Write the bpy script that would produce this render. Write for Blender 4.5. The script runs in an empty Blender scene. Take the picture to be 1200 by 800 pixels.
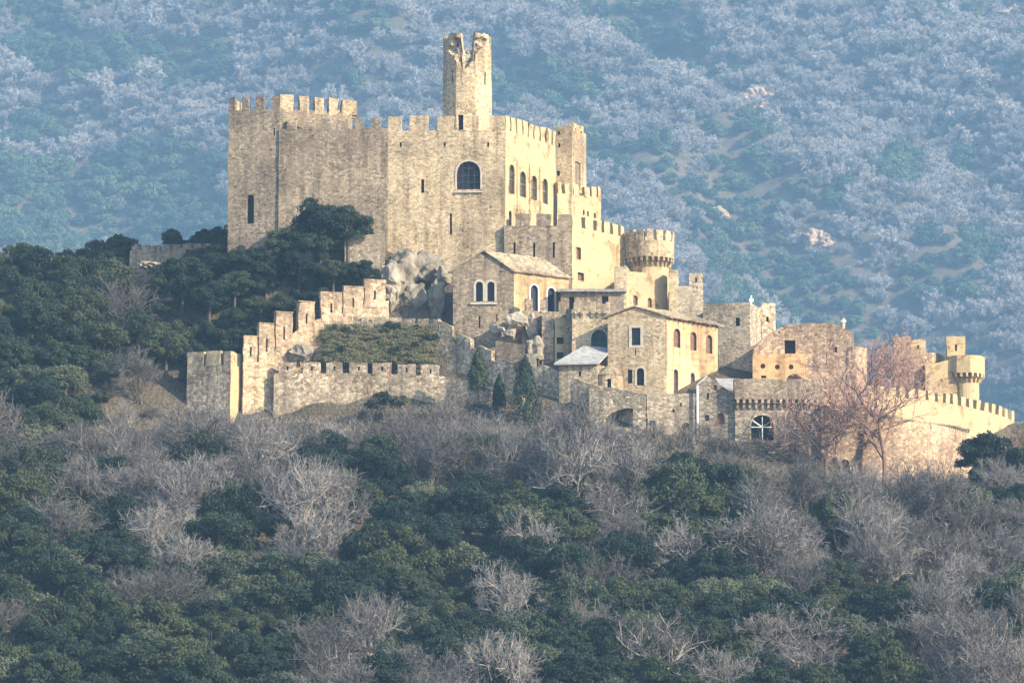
import bpy, bmesh, math, random
import numpy as np
from mathutils import Vector, noise, Matrix
random.seed(7); np.random.seed(7)
PI = math.pi; R = math.radians
sc = bpy.context.scene
# ------------------------------------------------------------------ camera, world, sun, exposure
ELEV = R(7.5); LENS = 175.0; KPX = 36.0/1200/LENS
cam = bpy.data.cameras.new('Camera'); cam.lens = LENS; cam.sensor_width = 36
cam.clip_start = 1; cam.clip_end = 20000
co = bpy.data.objects.new('Camera', cam); sc.collection.objects.link(co)
co.location = (0, 0, 0); co.rotation_euler = (PI/2+ELEV, 0, 0); sc.camera = co
SUN_AZ = R(56); SUN_EL = R(27)          # azimuth measured from "behind the camera" towards the right
sdir = Vector((math.sin(SUN_AZ)*math.cos(SUN_EL), -math.cos(SUN_AZ)*math.cos(SUN_EL), math.sin(SUN_EL)))
w = bpy.data.worlds.new('World'); sc.world = w; w.use_nodes = True
nt = w.node_tree; bg = nt.nodes['Background']
sky = nt.nodes.new('ShaderNodeTexSky'); sky.sky_type = 'NISHITA'; sky.sun_disc = False
sky.sun_elevation = SUN_EL; sky.sun_rotation = math.atan2(sdir.x, sdir.y); sky.dust_density = 1.0; sky.ozone_density = 2.0
nt.links.new(sky.outputs[0], bg.inputs[0]); bg.inputs[1].default_value = 0.15
sl = bpy.data.lights.new('Sun', 'SUN'); sl.energy = 4.6; sl.angle = R(0.5); sl.color = (1.0, 0.85, 0.62)
so = bpy.data.objects.new('Sun', sl); sc.collection.objects.link(so)
so.rotation_euler = sdir.to_track_quat('Z', 'Y').to_euler(); so.location = (200, -100, 400)
sc.view_settings.view_transform = 'Standard'; sc.view_settings.look = 'None'
sc.view_settings.exposure = 1.2; sc.view_settings.gamma = 1.0
sc.view_settings.use_curve_mapping = False
sc.cycles.volume_bounces = 1
sc.cycles.max_bounces = 6
# ------------------------------------------------------------------ projection helpers
cE, sE = math.cos(ELEV), math.sin(ELEV)
def ray(px, py):
    a = (px-600)*KPX; s = (400-py)*KPX
    return Vector((a, cE - s*sE, sE + s*cE))
def W(px, py, d):                        # photo direction at a distance 700+d ahead
    r = ray(px, py); return r*((700.0+d)/r.y)
def proj(p):
    f = p[1]*cE + p[2]*sE; u = p[2]*cE - p[1]*sE
    return 600 + p[0]/f/KPX, 400 - u/f/KPX
def hit(px, py, A, B):                   # where the direction meets the vertical plane through A,B
    r = ray(px, py); n = Vector((B.y-A.y, A.x-B.x, 0))
    t = (A.x*n.x + A.y*n.y)/(r.x*n.x + r.y*n.y); return r*t
def fbm(x, y, z=0.0, o=3):
    v = 0; a = 1; s = 0
    for i in range(o):
        v += a*noise.noise((x, y, z+i*7.3)); s += a; a *= .5; x *= 2.1; y *= 2.1; z *= 2.1
    return v/s
# ------------------------------------------------------------------ terrain
def smooth(a, b, x):
    t = min(1, max(0, (x-a)/(b-a))); return t*t*(3-2*t)
FAR = 1.45
def mountain(X, Y):
    t = (Y-1700)
    m = .60*max(0, t) if t < 1050 else 630 - 0.05*(t-1050)
    q = (X*0.75 + (Y-2000)*0.62)/150.0                       # spurs running down to the right
    q2 = (X*0.9 + (Y-2000)*0.4)/60.0
    rel = 75*fbm(q, (Y-X)/900.0, 3.1, 2) + 40*fbm(q2, (Y-X)/300.0, 9.0, 2) + 8*fbm(X/45.0, Y/45.0, 1.7, 3)
    return m + rel*smooth(1700, 1900, Y)
def base(X, Y):
    if Y < 500: z = 15.3*smooth(330, 500, Y) - 3 + Y*0.0
    if Y >= 500:
        if Y < 700: z = 78 + (Y-692)*.34 if Y > 500 else 0
        else: z = 80.7 - (Y-700)*.10 - 60*smooth(730, 1000, Y)
        if Y > 1000: z = max(-9.3, 80.7-30-60-(Y-1000)*.1) 
    if Y < 520: z = (-3)*(1-smooth(300, 520, Y)) + 19.5*smooth(300, 520, Y)
    if Y > 2200: z = -9.3+FAR*mountain(X/FAR, Y/FAR)
    return z
CTRL = []   # ground as the photo shows it: px, py, d
for row in [(-200,470,20),(0,335,32),(80,335,30),(150,325,24),(215,322,14),(262,312,6),(262,305,12),(330,330,-5),(330,300,2),(400,322,-4.5),(400,290,2),
            (450,300,-1),(500,300,2),(560,300,4),(650,340,4),(700,345,4),(200,300,30),(330,270,30),(600,300,30),(760,380,15),(880,430,15),(1000,460,12),(1100,480,12),(1200,510,12),
            (150,370,8),(80,400,0),(0,400,5),(0,450,-15),(90,450,-14),(160,450,-12),(205,470,-15),(150,500,-24),(0,520,-32),
            (219,508,-18),(250,509,-19),(285,508,-19),(320,440,-10),(350,405,-8),(420,380,-6),
            (325,505,-17),(400,505,-17),(520,500,-17),(380,428,-12.5),(440,430,-12.5),(500,432,-12),(400,392,-7.5),(500,392,-8),(470,385,-5.5),
            (560,470,-19),(620,480,-22),(700,500,-27),(760,515,-30),(830,520,-31),(900,520,-31),(970,545,-31),(1040,572,-31),(1100,575,-26),(1150,560,-20),(1200,530,-10),(1230,540,-10),
            (570,415,-10),(600,400,-9),(650,425,-15),(700,450,-19),(800,460,-20),(900,460,-18),(1000,480,-18),(1080,490,-10),
            (200,560,-45),(400,560,-45),(600,570,-48),(800,575,-50),(1000,610,-50),(1200,600,-45),
            (0,620,-70),(300,640,-75),(600,650,-75),(900,660,-75),(1200,670,-75),
            (0,720,-105),(300,730,-105),(600,740,-105),(900,740,-105),(1200,750,-105),
            (0,840,-140),(400,845,-140),(800,845,-140),(1200,850,-140)]:
    CTRL.append(W(*row))
CP = np.array([(p.x, p.y) for p in CTRL]); SIG = 24.0
res = np.array([p.z - base(p.x, p.y) for p in CTRL])
def kern(d2): return np.exp(-np.sqrt(d2)/SIG)
D2 = ((CP[:, None, :]-CP[None, :, :])**2).sum(-1)
WT = np.linalg.solve(kern(D2)+0.03*np.eye(len(CP)), res)
def ground(X, Y):
    z = base(X, Y)
    if 450 < Y < 900 and abs(X) < 300:
        z += float(kern(((CP-(X, Y))**2).sum(-1)) @ WT)
    if Y < 2000: z += .35*fbm(X/9.0, Y/9.0, 0, 2)
    return z
# ------------------------------------------------------------------ materials
MATS = {}
def nodes(name):
    m = bpy.data.materials.new(name); m.use_nodes = True; MATS[name] = m
    n = m.node_tree.nodes; l = m.node_tree.links
    return m, n, l, n['Principled BSDF']
def mk_ramp(n, stops):
    r = n.new('ShaderNodeValToRGB'); e = r.color_ramp.elements
    while len(e) < len(stops): e.new(.5)
    for i, (p, c) in enumerate(stops): e[i].position = p; e[i].color = (*c, 1)
    return r
def mix(n, l, a, b, f, mode='MIX'):
    m = n.new('ShaderNodeMix'); m.data_type = 'RGBA'; m.blend_type = mode
    for s, v in ((6, a), (7, b), (0, f)):
        if isinstance(v, (int, float)): m.inputs[s].default_value = v
        elif isinstance(v, tuple): m.inputs[s].default_value = (*v, 1)
        else: l.new(v, m.inputs[s])
    return m.outputs[2]
def stone(name, c1, c2, c3, cell=1.9, stain=.5, coursed=1.9, patch=(.25,.23,.2), plaster=0.0, contrast=1.0):
    m, n, l, b = nodes(name)
    geo = n.new('ShaderNodeNewGeometry')
    mp = n.new('ShaderNodeMapping'); mp.inputs['Scale'].default_value = (1, 1, coursed); l.new(geo.outputs['Position'], mp.inputs[0])
    v = n.new('ShaderNodeTexVoronoi'); v.inputs['Scale'].default_value = cell; l.new(mp.outputs[0], v.inputs[0])
    sx = n.new('ShaderNodeSeparateColor'); l.new(v.outputs['Color'], sx.inputs[0])
    r1 = mk_ramp(n, [(0, tuple(x*.62 for x in c1)), (.3, c1), (.65, c2), (1, c3)]); l.new(sx.outputs[0], r1.inputs[0])
    ve = n.new('ShaderNodeTexVoronoi'); ve.feature = 'DISTANCE_TO_EDGE'; ve.inputs['Scale'].default_value = cell; l.new(mp.outputs[0], ve.inputs[0])
    re = mk_ramp(n, [(.0, (.62,.60,.58)), (.10, (1,1,1))]); l.new(ve.outputs[0], re.inputs[0])
    col = mix(n, l, r1.outputs[0], re.outputs[0], .7*contrast, 'MULTIPLY')
    n1 = n.new('ShaderNodeTexNoise'); n1.inputs['Scale'].default_value = .35; n1.inputs['Detail'].default_value = 7; n1.inputs['Roughness'].default_value = .68; l.new(geo.outputs['Position'], n1.inputs[0])
    rr = mk_ramp(n, [(.38, (0,0,0)), (.62, (1,1,1))]); l.new(n1.outputs[0], rr.inputs[0])
    mu = n.new('ShaderNodeMath'); mu.operation = 'MULTIPLY'; l.new(rr.outputs[0], mu.inputs[0]); mu.inputs[1].default_value = stain
    col = mix(n, l, col, patch, mu.outputs[0])
    # vertical weathering streaks
    mp2 = n.new('ShaderNodeMapping'); mp2.inputs['Scale'].default_value = (1.1, 1.1, .10); l.new(geo.outputs['Position'], mp2.inputs[0])
    n2 = n.new('ShaderNodeTexNoise'); n2.inputs['Scale'].default_value = 1.0; n2.inputs['Detail'].default_value = 5; l.new(mp2.outputs[0], n2.inputs[0])
    r2 = mk_ramp(n, [(.33, (.60,.57,.55)), (.47, (.95,.94,.92)), (.62, (1.12,1.10,1.06))]); l.new(n2.outputs[0], r2.inputs[0])
    col = mix(n, l, col, r2.outputs[0], .8, 'MULTIPLY')
    n4 = n.new('ShaderNodeTexNoise'); n4.inputs['Scale'].default_value = 4.5; n4.inputs['Detail'].default_value = 3; l.new(geo.outputs['Position'], n4.inputs[0])
    r4 = mk_ramp(n, [(.3, (.72,.72,.72)), (.7, (1.15,1.15,1.15))]); l.new(n4.outputs[0], r4.inputs[0])
    col = mix(n, l, col, r4.outputs[0], .8*contrast, 'MULTIPLY')
    n6 = n.new('ShaderNodeTexNoise'); n6.inputs['Scale'].default_value = .11; n6.inputs['Detail'].default_value = 4; l.new(geo.outputs['Position'], n6.inputs[0])
    r6 = mk_ramp(n, [(.36, (.66,.64,.63)), (.5, (.98,.97,.95)), (.64, (1.25,1.22,1.16))]); l.new(n6.outputs[0], r6.inputs[0]); col = mix(n, l, col, r6.outputs[0], .9, 'MULTIPLY')
    vh = n.new('ShaderNodeTexVoronoi'); vh.inputs['Scale'].default_value = .55; vh.inputs['Randomness'].default_value = .55; l.new(geo.outputs['Position'], vh.inputs[0])
    rh = mk_ramp(n, [(.085, (.25,.23,.22)), (.10, (1,1,1))]); l.new(vh.outputs[0], rh.inputs[0]); col = mix(n, l, col, rh.outputs[0], .8 if contrast > .3 else .0, 'MULTIPLY')
    if plaster:
        n3 = n.new('ShaderNodeTexNoise'); n3.inputs['Scale'].default_value = .5; n3.inputs['Detail'].default_value = 8; l.new(geo.outputs['Position'], n3.inputs[0])
        r3 = mk_ramp(n, [(.5-plaster*.25, (0,0,0)), (.56-plaster*.25, (1,1,1))]); l.new(n3.outputs[0], r3.inputs[0])
        n5 = mix(n, l, c3, tuple(x*.8 for x in c3), n2.outputs[0])
        col = mix(n, l, col, n5, mix(n, l, (0,0,0), r3.outputs[0], .8))
    l.new(col, b.inputs['Base Color']); b.inputs['Roughness'].default_value = .95; b.inputs['Specular IOR Level'].default_value = .1
    bp = n.new('ShaderNodeBump'); bp.inputs['Strength'].default_value = .8*contrast; bp.inputs['Distance'].default_value = .09
    ad = n.new('ShaderNodeMath'); ad.operation = 'ADD'; l.new(ve.outputs[0], ad.inputs[0]); l.new(n1.outputs[0], ad.inputs[1])
    l.new(ad.outputs[0], bp.inputs['Height']); l.new(bp.outputs[0], b.inputs['Normal'])
    return m
def plain(name, c, rough=.8, var=.3, scale=1.5, spec=.2):
    m, n, l, b = nodes(name)
    geo = n.new('ShaderNodeNewGeometry'); t = n.new('ShaderNodeTexNoise'); t.inputs['Scale'].default_value = scale; t.inputs['Detail'].default_value = 6
    l.new(geo.outputs['Position'], t.inputs[0])
    r = mk_ramp(n, [(.3, tuple(x*(1-var) for x in c)), (.7, tuple(min(1, x*(1+var)) for x in c))]); l.new(t.outputs[0], r.inputs[0])
    l.new(r.outputs[0], b.inputs['Base Color']); b.inputs['Roughness'].default_value = rough; b.inputs['Specular IOR Level'].default_value = spec
    return m
def leafmat(name, stops, trans=.25, nscale=.5):
    m, n, l, b = nodes(name)
    oi = n.new('ShaderNodeObjectInfo'); geo = n.new('ShaderNodeNewGeometry')
    t = n.new('ShaderNodeTexNoise'); t.inputs['Scale'].default_value = nscale; t.inputs['Detail'].default_value = 3; l.new(geo.outputs['Position'], t.inputs[0])
    a = n.new('ShaderNodeMath'); a.operation = 'MULTIPLY_ADD'; l.new(t.outputs[0], a.inputs[0]); a.inputs[1].default_value = .9; a.inputs[2].default_value = -.45
    s = n.new('ShaderNodeMath'); s.operation = 'ADD'; l.new(a.outputs[0], s.inputs[0]); l.new(oi.outputs['Random'], s.inputs[1])
    ri = n.new('ShaderNodeMath'); ri.operation = 'MULTIPLY_ADD'; l.new(geo.outputs['Random Per Island'], ri.inputs[0]); ri.inputs[1].default_value = .4; ri.inputs[2].default_value = -.2
    s2 = n.new('ShaderNodeMath'); s2.operation = 'ADD'; l.new(s.outputs[0], s2.inputs[0]); l.new(ri.outputs[0], s2.inputs[1])
    r = mk_ramp(n, stops); l.new(s2.outputs[0], r.inputs[0])
    l.new(r.outputs[0], b.inputs['Base Color']); b.inputs['Roughness'].default_value = .7; b.inputs['Specular IOR Level'].default_value = .25
    if trans:
        tr = n.new('ShaderNodeBsdfTranslucent'); l.new(r.outputs[0], tr.inputs[0])
        mx = n.new('ShaderNodeMixShader'); mx.inputs[0].default_value = trans
        l.new(b.outputs[0], mx.inputs[1]); l.new(tr.outputs[0], mx.inputs[2]); l.new(mx.outputs[0], n['Material Output'].inputs[0])
    return m
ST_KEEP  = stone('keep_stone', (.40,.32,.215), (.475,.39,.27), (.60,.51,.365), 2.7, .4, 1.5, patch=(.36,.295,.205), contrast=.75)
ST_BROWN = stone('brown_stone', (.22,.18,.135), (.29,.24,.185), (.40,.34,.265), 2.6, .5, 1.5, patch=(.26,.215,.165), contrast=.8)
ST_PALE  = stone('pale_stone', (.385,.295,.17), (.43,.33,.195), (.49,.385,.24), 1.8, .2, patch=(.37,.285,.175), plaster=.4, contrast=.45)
ST_GREY  = stone('grey_stone', (.28,.24,.19), (.37,.32,.25), (.50,.44,.34), 2.4, .55, 1.5, patch=(.25,.225,.19))
ST_RUB   = stone('rubble_stone', (.33,.26,.19), (.47,.39,.29), (.68,.60,.47), 2.3, .5, 1.2, patch=(.28,.25,.20))
ST_WARM  = stone('warm_stone', (.40,.30,.205), (.50,.39,.27), (.68,.56,.41), 2.3, .45, 1.3, patch=(.40,.32,.23))
ST_PINK  = stone('reddish_stone', (.34,.245,.175), (.43,.32,.23), (.56,.44,.32), 2.3, .4, 1.4, patch=(.33,.25,.20))
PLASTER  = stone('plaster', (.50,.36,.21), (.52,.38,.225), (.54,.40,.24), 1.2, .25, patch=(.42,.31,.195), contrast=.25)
OCHRE    = stone('ochre_plaster', (.50,.32,.165), (.52,.34,.185), (.54,.37,.21), 1.2, .25, patch=(.48,.32,.19), contrast=.25)
ROOFM    = stone('roof_stone', (.30,.245,.175), (.39,.33,.24), (.50,.43,.32), 3.2, .4, patch=(.34,.28,.20), contrast=.9)
ROOFW    = plain('white_roof', (.31,.31,.30), .8, .3)
ROOFG    = plain('grey_slate', (.25,.25,.26), .8, .3)
ROCK     = stone('rock', (.31,.28,.23), (.36,.325,.27), (.43,.39,.33), .25, .6, .4, patch=(.23,.22,.19), contrast=.25)
DARK     = plain('opening_shade', (.012,.013,.02), .6, .3)  # near-black plates painting the shade inside slits and other openings
GLASS    = plain('dark_glass', (.012,.018,.032), .5, .4, spec=.25)
GREENGL  = plain('green_glass', (.015,.04,.045), .3, .5)
WOODD    = plain('dark_wood', (.05,.045,.05), .8, .3)
SHUT     = plain('brown_shutter', (.16,.09,.07), .8, .3)
FRAMEW   = plain('pale_frame_stone', (.43,.39,.33), .9, .15)
WHITE    = plain('white_paint', (.8,.8,.78), .6, .05)
BARK     = plain('bark', (.10,.085,.072), .95, .3)
BARKP    = plain('pale_bark', (.30,.27,.24), .9, .25)
BARKR    = plain('reddish_bark', (.20,.13,.11), .95, .25)
EVG  = leafmat('evergreen_leaves', [(0, (.012,.025,.019)), (.35, (.019,.038,.024)), (.7, (.036,.055,.028)), (1, (.070,.085,.038))], .15)
OLIV = leafmat('olive_leaves', [(0, (.05,.07,.045)), (.5, (.08,.10,.06)), (1, (.12,.135,.08))], .15)
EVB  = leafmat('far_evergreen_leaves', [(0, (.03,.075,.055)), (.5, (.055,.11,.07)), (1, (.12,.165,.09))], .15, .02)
TWIG = leafmat('bare_twigs', [(0, (.085,.08,.08)), (.5, (.135,.128,.125)), (1, (.23,.215,.205))], 0, .25)
TWIR = leafmat('reddish_twigs', [(0, (.32,.19,.165)), (.5, (.42,.26,.22)), (1, (.52,.36,.31))], 0)
SPRG = leafmat('spring_leaves', [(0, (.16,.24,.06)), (.5, (.22,.30,.08)), (1, (.30,.36,.12))], .3)
BRSH = leafmat('brush_twigs', [(0, (.10,.09,.08)), (.5, (.15,.135,.115)), (1, (.24,.21,.175))], 0)
def ground_mat():
    m, n, l, b = nodes('hill_ground')
    geo = n.new('ShaderNodeNewGeometry')
    t = n.new('ShaderNodeTexNoise'); t.inputs['Scale'].default_value = .12; t.inputs['Detail'].default_value = 10; t.inputs['Roughness'].default_value = .65; l.new(geo.outputs['Position'], t.inputs[0])
    r = mk_ramp(n, [(.3, (.05,.06,.035)), (.5, (.12,.10,.075)), (.7, (.15,.13,.10))]); l.new(t.outputs[0], r.inputs[0])
    t2 = n.new('ShaderNodeTexNoise'); t2.inputs['Scale'].default_value = 2.5; t2.inputs['Detail'].default_value = 6; l.new(geo.outputs['Position'], t2.inputs[0])
    r2 = mk_ramp(n, [(.3, (.5,.5,.5)), (.7, (1.2,1.2,1.2))]); l.new(t2.outputs[0], r2.inputs[0])
    l.new(mix(n, l, r.outputs[0], r2.outputs[0], 1.0, 'MULTIPLY'), b.inputs['Base Color']); b.inputs['Roughness'].default_value = 1
    b.inputs['Specular IOR Level'].default_value = 0
    bp = n.new('ShaderNodeBump'); bp.inputs['Strength'].default_value = .8; bp.inputs['Distance'].default_value = .5; l.new(t2.outputs[0], bp.inputs['Height']); l.new(bp.outputs[0], b.inputs['Normal'])
    return m
GROUND = ground_mat()
# ------------------------------------------------------------------ object helpers
COL = sc.collection
def mesh_obj(name, verts, faces, mats, parent=None, origin=(0, 0, 0), midx=None, smooth_=False):
    me = bpy.data.meshes.new(name); o3 = Vector(origin)
    me.from_pydata([Vector(v)-o3 for v in verts], [], faces)
    for m in (mats if isinstance(mats, (list, tuple)) else [mats]): me.materials.append(m)
    if midx: me.polygons.foreach_set('material_index', midx)
    if smooth_: me.polygons.foreach_set('use_smooth', [True]*len(me.polygons))
    me.update()
    o = bpy.data.objects.new(name, me); COL.objects.link(o)
    if parent: o.parent = parent
    else: o.location = o3
    return o
class Thing:
    def __init__(s, name, label, cat, loc, group=None):
        s.o = bpy.data.objects.new(name, None); COL.objects.link(s.o); s.o.location = loc; s.o.empty_display_size = .5
        s.o['label'] = label; s.o['category'] = cat
        if group: s.o['group'] = group
        s.L = Vector(loc); s.cut = []
    def part(s, name, verts, faces, mats, parent=None, **k):
        return mesh_obj(name, verts, faces, mats, parent or s.o, s.L, **k)
def tag(o, label, cat, group=None):
    o['label'] = label; o['category'] = cat
    if group: o['group'] = group
    return o
def jit(v, a=.09):
    v = Vector(v); p = v*.55
    return v + Vector((noise.noise(p), noise.noise(p+Vector((31, 7, 3))), .8*noise.noise(p+Vector((5, 91, 17)))))*a + \
        Vector((noise.noise(v*2.1), noise.noise(v*2.1+Vector((9, 9, 1))), .6*noise.noise(v*2.3)))*a*.5
def ccw(plan):
    a = sum(plan[i].x*plan[(i+1) % len(plan)].y - plan[(i+1) % len(plan)].x*plan[i].y for i in range(len(plan)))
    return list(plan) if a > 0 else list(reversed(plan))
def prism(plan, z0, tops, step=1.2, ja=.09, rough=0.0):
    """closed solid over a plan; tops = height or one per vertex; sides are gridded and roughened"""
    n = len(plan); tops = tops if isinstance(tops, (list, tuple)) else [tops]*n
    idx = list(range(n)); a = sum(plan[i].x*plan[(i+1) % n].y - plan[(i+1) % n].x*plan[i].y for i in range(n))
    if a < 0: idx.reverse()
    ring = []
    for q in range(n):
        i, j = idx[q], idx[(q+1) % n]; A, B = plan[i], plan[j]; m = max(1, int((B-A).to_2d().length/step))
        for k in range(m):
            t = k/m; z = tops[i]*(1-t)+tops[j]*t
            x = A.x*(1-t)+B.x*t; y = A.y*(1-t)+B.y*t
            if rough: z += rough*(fbm(x*.8, y*.8, 2.2, 3)*1.3 - .3*abs(noise.noise((x*2.5, y*2.5, 8))))
            ring.append((x, y, z))
    zt = max(r[2] for r in ring); rows = max(1, int((zt-z0)/1.6)); N = len(ring)
    V = [jit((x, y, z0+(z-z0)*r/rows), ja) for r in range(rows+1) for (x, y, z) in ring]; F = []
    for r in range(rows):
        for k in range(N):
            a0 = r*N+k; b0 = r*N+(k+1) % N; F += [(a0, b0, b0+N), (a0, b0+N, a0+N)]
    bt = list(range(N)); tp = [rows*N+k for k in range(N)]
    F.append(tuple(reversed(bt))); F.append(tuple(tp))
    return V, F
def tri(V, F):
    bm = bmesh.new(); vs = [bm.verts.new(v) for v in V]
    for f in F:
        try: bm.faces.new([vs[i] for i in f])
        except ValueError: pass
    bmesh.ops.triangulate(bm, faces=bm.faces[:]); bmesh.ops.recalc_face_normals(bm, faces=bm.faces[:])
    bm.verts.index_update()
    V2 = [v.co.copy() for v in bm.verts]; F2 = [tuple(v.index for v in f.verts) for f in bm.faces]; bm.free(); return V2, F2
def boxf(V, F, c, u, v, w_):             # box from a corner and 3 edge vectors
    s = len(V); c = Vector(c)
    for k in range(8): V.append(c + (u if k & 1 else Vector())+(v if k & 2 else Vector())+(w_ if k & 4 else Vector()))
    for f in ((0,2,3,1),(4,5,7,6),(0,1,5,4),(2,6,7,3),(0,4,6,2),(1,3,7,5)): F.append(tuple(s+i for i in f))
def arch_outline(wd, h, arched, seg=8, pointed=False):
    if not arched: return [(-wd/2, 0), (wd/2, 0), (wd/2, h), (-wd/2, h)]
    r = wd/2; hh = h - r*(1.35 if pointed else 1); hh = max(hh, .05)
    pts = [(-r, 0), (r, 0)]
    for k in range(seg+1):
        a = PI*k/seg; pts.append((r*math.cos(a), hh + (h-hh)*math.sin(a)**(.9 if not pointed else .8)))
    return pts
def boolcut(obj, cuts):
    V = []; F = []
    for cv, cf in cuts:
        s = len(V); V += cv; F += [tuple(s+i for i in f) for f in cf]
    V, F = tri(V, F)
    c = mesh_obj('cutter', V, F, DARK, None, (0, 0, 0)); c.parent = obj.parent
    L = obj.parent.location if obj.parent else Vector()
    for v in c.data.vertices: v.co -= L
    md = obj.modifiers.new('b', 'BOOLEAN'); md.operation = 'DIFFERENCE'; md.solver = 'EXACT'; md.object = c
    bpy.context.view_layer.update()
    dg = bpy.context.evaluated_depsgraph_get(); me = bpy.data.meshes.new_from_object(obj.evaluated_get(dg))
    old = obj.data; nm = old.name
    if len(me.polygons) > len(old.polygons)*.6: obj.data = me
    else: print('BOOLEAN FAILED', obj.name)
    obj.modifiers.clear(); cm = c.data; bpy.data.objects.remove(c); bpy.data.meshes.remove(cm)
def face_frame(A, B):                    # unit along, outward (towards viewer side) normals
    u = Vector((B.x-A.x, B.y-A.y, 0)).normalized(); n = Vector((u.y, -u.x, 0))
    if n.y > 0 and abs(n.y) > .02: n = -n
    return u, n
def opening(T, A, B, l, r, t, b, kind='rect', frame=None, pane=DARK, name='window', depth=.7, bars=None, sill=False, fw=.22, label=None, n_out=None):
    """a real recess in the wall face A-B spanning the photo pixels l..r, t..b, with frame and pane as parts"""
    pm = (t+b)/2; PL = hit(l, pm, A, B); PR = hit(r, pm, A, B)
    zt = hit((l+r)/2, t, A, B).z; zb = hit((l+r)/2, b, A, B).z
    u, n = face_frame(A, B)
    if n_out: n = n_out
    c = (PL+PR)/2; wd = (PR-PL).length; h = zt-zb; ar = kind != 'rect'
    if (PR-PL).dot(u) < 0: u = -u
    o0 = Vector((c.x, c.y, zb))
    def ext(outl, d0, d1):
        V = []; m = len(outl)
        for d in (d0, d1):
            for (x, z) in outl: V.append(o0+u*x+Vector((0, 0, z))+n*d)
        F = [tuple(range(m)), tuple(reversed(range(m, 2*m)))]
        for k in range(m): F.append((k, (k+1) % m, m+(k+1) % m, m+k))
        return V, F
    out = arch_outline(wd, h, ar, pointed=(kind == 'gothic'))
    T.cut.append(ext(out, .6, -depth))
    # pane at the bottom of the recess
    V, F = ext(out, -depth+.06, -depth+.02)
    if frame is not None or bars:
        fo = arch_outline(wd+2*fw, h+(fw if ar else 2*fw), ar, pointed=(kind == 'gothic'))
        m = len(out); VV = []; FF = []
        if not ar: fo = [(x, z-fw) for x, z in fo]
        for d in (.07, -.12):
            for (x, z) in out: VV.append(o0+u*x*.995+Vector((0, 0, z))+n*d)
            for (x, z) in fo: VV.append(o0+u*x+Vector((0, 0, z))+n*d)
        for k in range(m):
            k2 = (k+1) % m
            if ar and k == 0: continue
            FF += [(k, k2, m+k2, m+k), (2*m+k, 3*m+k, 3*m+k2, 2*m+k2), (m+k, m+k2, 3*m+k2, 3*m+k), (k, 2*m+k, 2*m+k2, k2)]
        f = T.part(name, VV, FF, frame or FRAMEW)
        T.part('pane', V, F, pane, f)
    else:
        f = T.part(name, V, F, pane)
    if bars:
        BV = []; BF = []
        for q in range(1, bars[0]+1):
            x = -wd/2+wd*q/(bars[0]+1); boxf(BV, BF, o0+u*(x-.04)-n*.25, u*.08, Vector((0, 0, h*.97)), -n*.08)
        for q in range(1, bars[1]+1):
            boxf(BV, BF, o0-u*wd*.49+Vector((0, 0, h*q/(bars[1]+1)))-n*.24, u*wd*.98, Vector((0, 0, .08)), -n*.06)
        T.part('glazing_bars', BV, BF, bars[2], f)
    if sill:
        BV = []; BF = []; boxf(BV, BF, o0-u*(wd/2+.25)-Vector((0, 0, .5 if frame else .2)), u*(wd+.5), Vector((0, 0, .18)), n*.3); T.part('sill', BV, BF, frame or FRAMEW, f)
    if label: f['label'] = label
    return f
def merlon(T, P0, P1, zb, zt, n, thick=.7, mat=None, hole=False, slope=0, cap=False, parent=None):
    u = (P1-P0); u.z = 0; wd = u.length; u.normalize()
    c = Vector((P0.x, P0.y, zb-.12))+n*.02; w1 = random.uniform(-.14, .10)
    def bx(c, lu, lz, ld, dz=0):
        nu = max(1, int(lu/.8)); nz = max(1, int(lz/.8)); V = []; F = []
        for i in range(nu+1):
            for (ka) in range(2):
                for j in range(nz+1):
                    V.append(c+u*(lu*i/nu)+Vector((0, 0, (lz+dz*i/nu)*j/nz))-n*(ld*ka))
        def id(i, ka, j): return (i*2+ka)*(nz+1)+j
        for i in range(nu):
            for j in range(nz):
                F.append((id(i,0,j), id(i+1,0,j), id(i+1,0,j+1), id(i,0,j+1))); F.append((id(i,1,j), id(i,1,j+1), id(i+1,1,j+1), id(i+1,1,j)))
            F.append((id(i,0,nz), id(i+1,0,nz), id(i+1,1,nz), id(i,1,nz))); F.append((id(i,0,0), id(i,1,0), id(i+1,1,0), id(i+1,0,0)))
        for j in range(nz):
            F.append((id(0,0,j), id(0,0,j+1), id(0,1,j+1), id(0,1,j))); F.append((id(nu,0,j), id(nu,1,j), id(nu,1,j+1), id(nu,0,j+1)))
        return V, F
    V, F = bx(c, wd, zt-zb+.12+w1, thick, slope)
    V = [jit(v, .2) for v in V]
    if cap:
        s = len(V); V2 = []; F2 = []
        boxf(V2, F2, c-u*.05+n*.06+Vector((0, 0, zt-zb+.13+w1)), u*(wd+.1), Vector((0, 0, .13)), -n*(thick+.12)); V += V2; F += [tuple(s+i for i in f) for f in F2]
    m = T.part('merlon', V, F, mat, parent)
    if hole and wd > .8:
        BV = []; BF = []; hh = (zt-zb)
        boxf(BV, BF, c+u*(wd/2-.13)+n*.5+Vector((0, 0, .3*hh+.1)), u*.26, Vector((0, 0, .34*hh)), -n*.9)
        tmp = Thing.__new__(Thing); boolcut(m, [(BV, BF)])
        BV = []; BF = []; boxf(BV, BF, c+u*(wd/2-.13)-n*.36+Vector((0, 0, .3*hh+.1)), u*.26, Vector((0, 0, .34*hh)), -n*.02)
        T.part('arrow_slit', BV, BF, DARK, m)  # dark plate deepens the shade of the recess by colour
    return m
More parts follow.
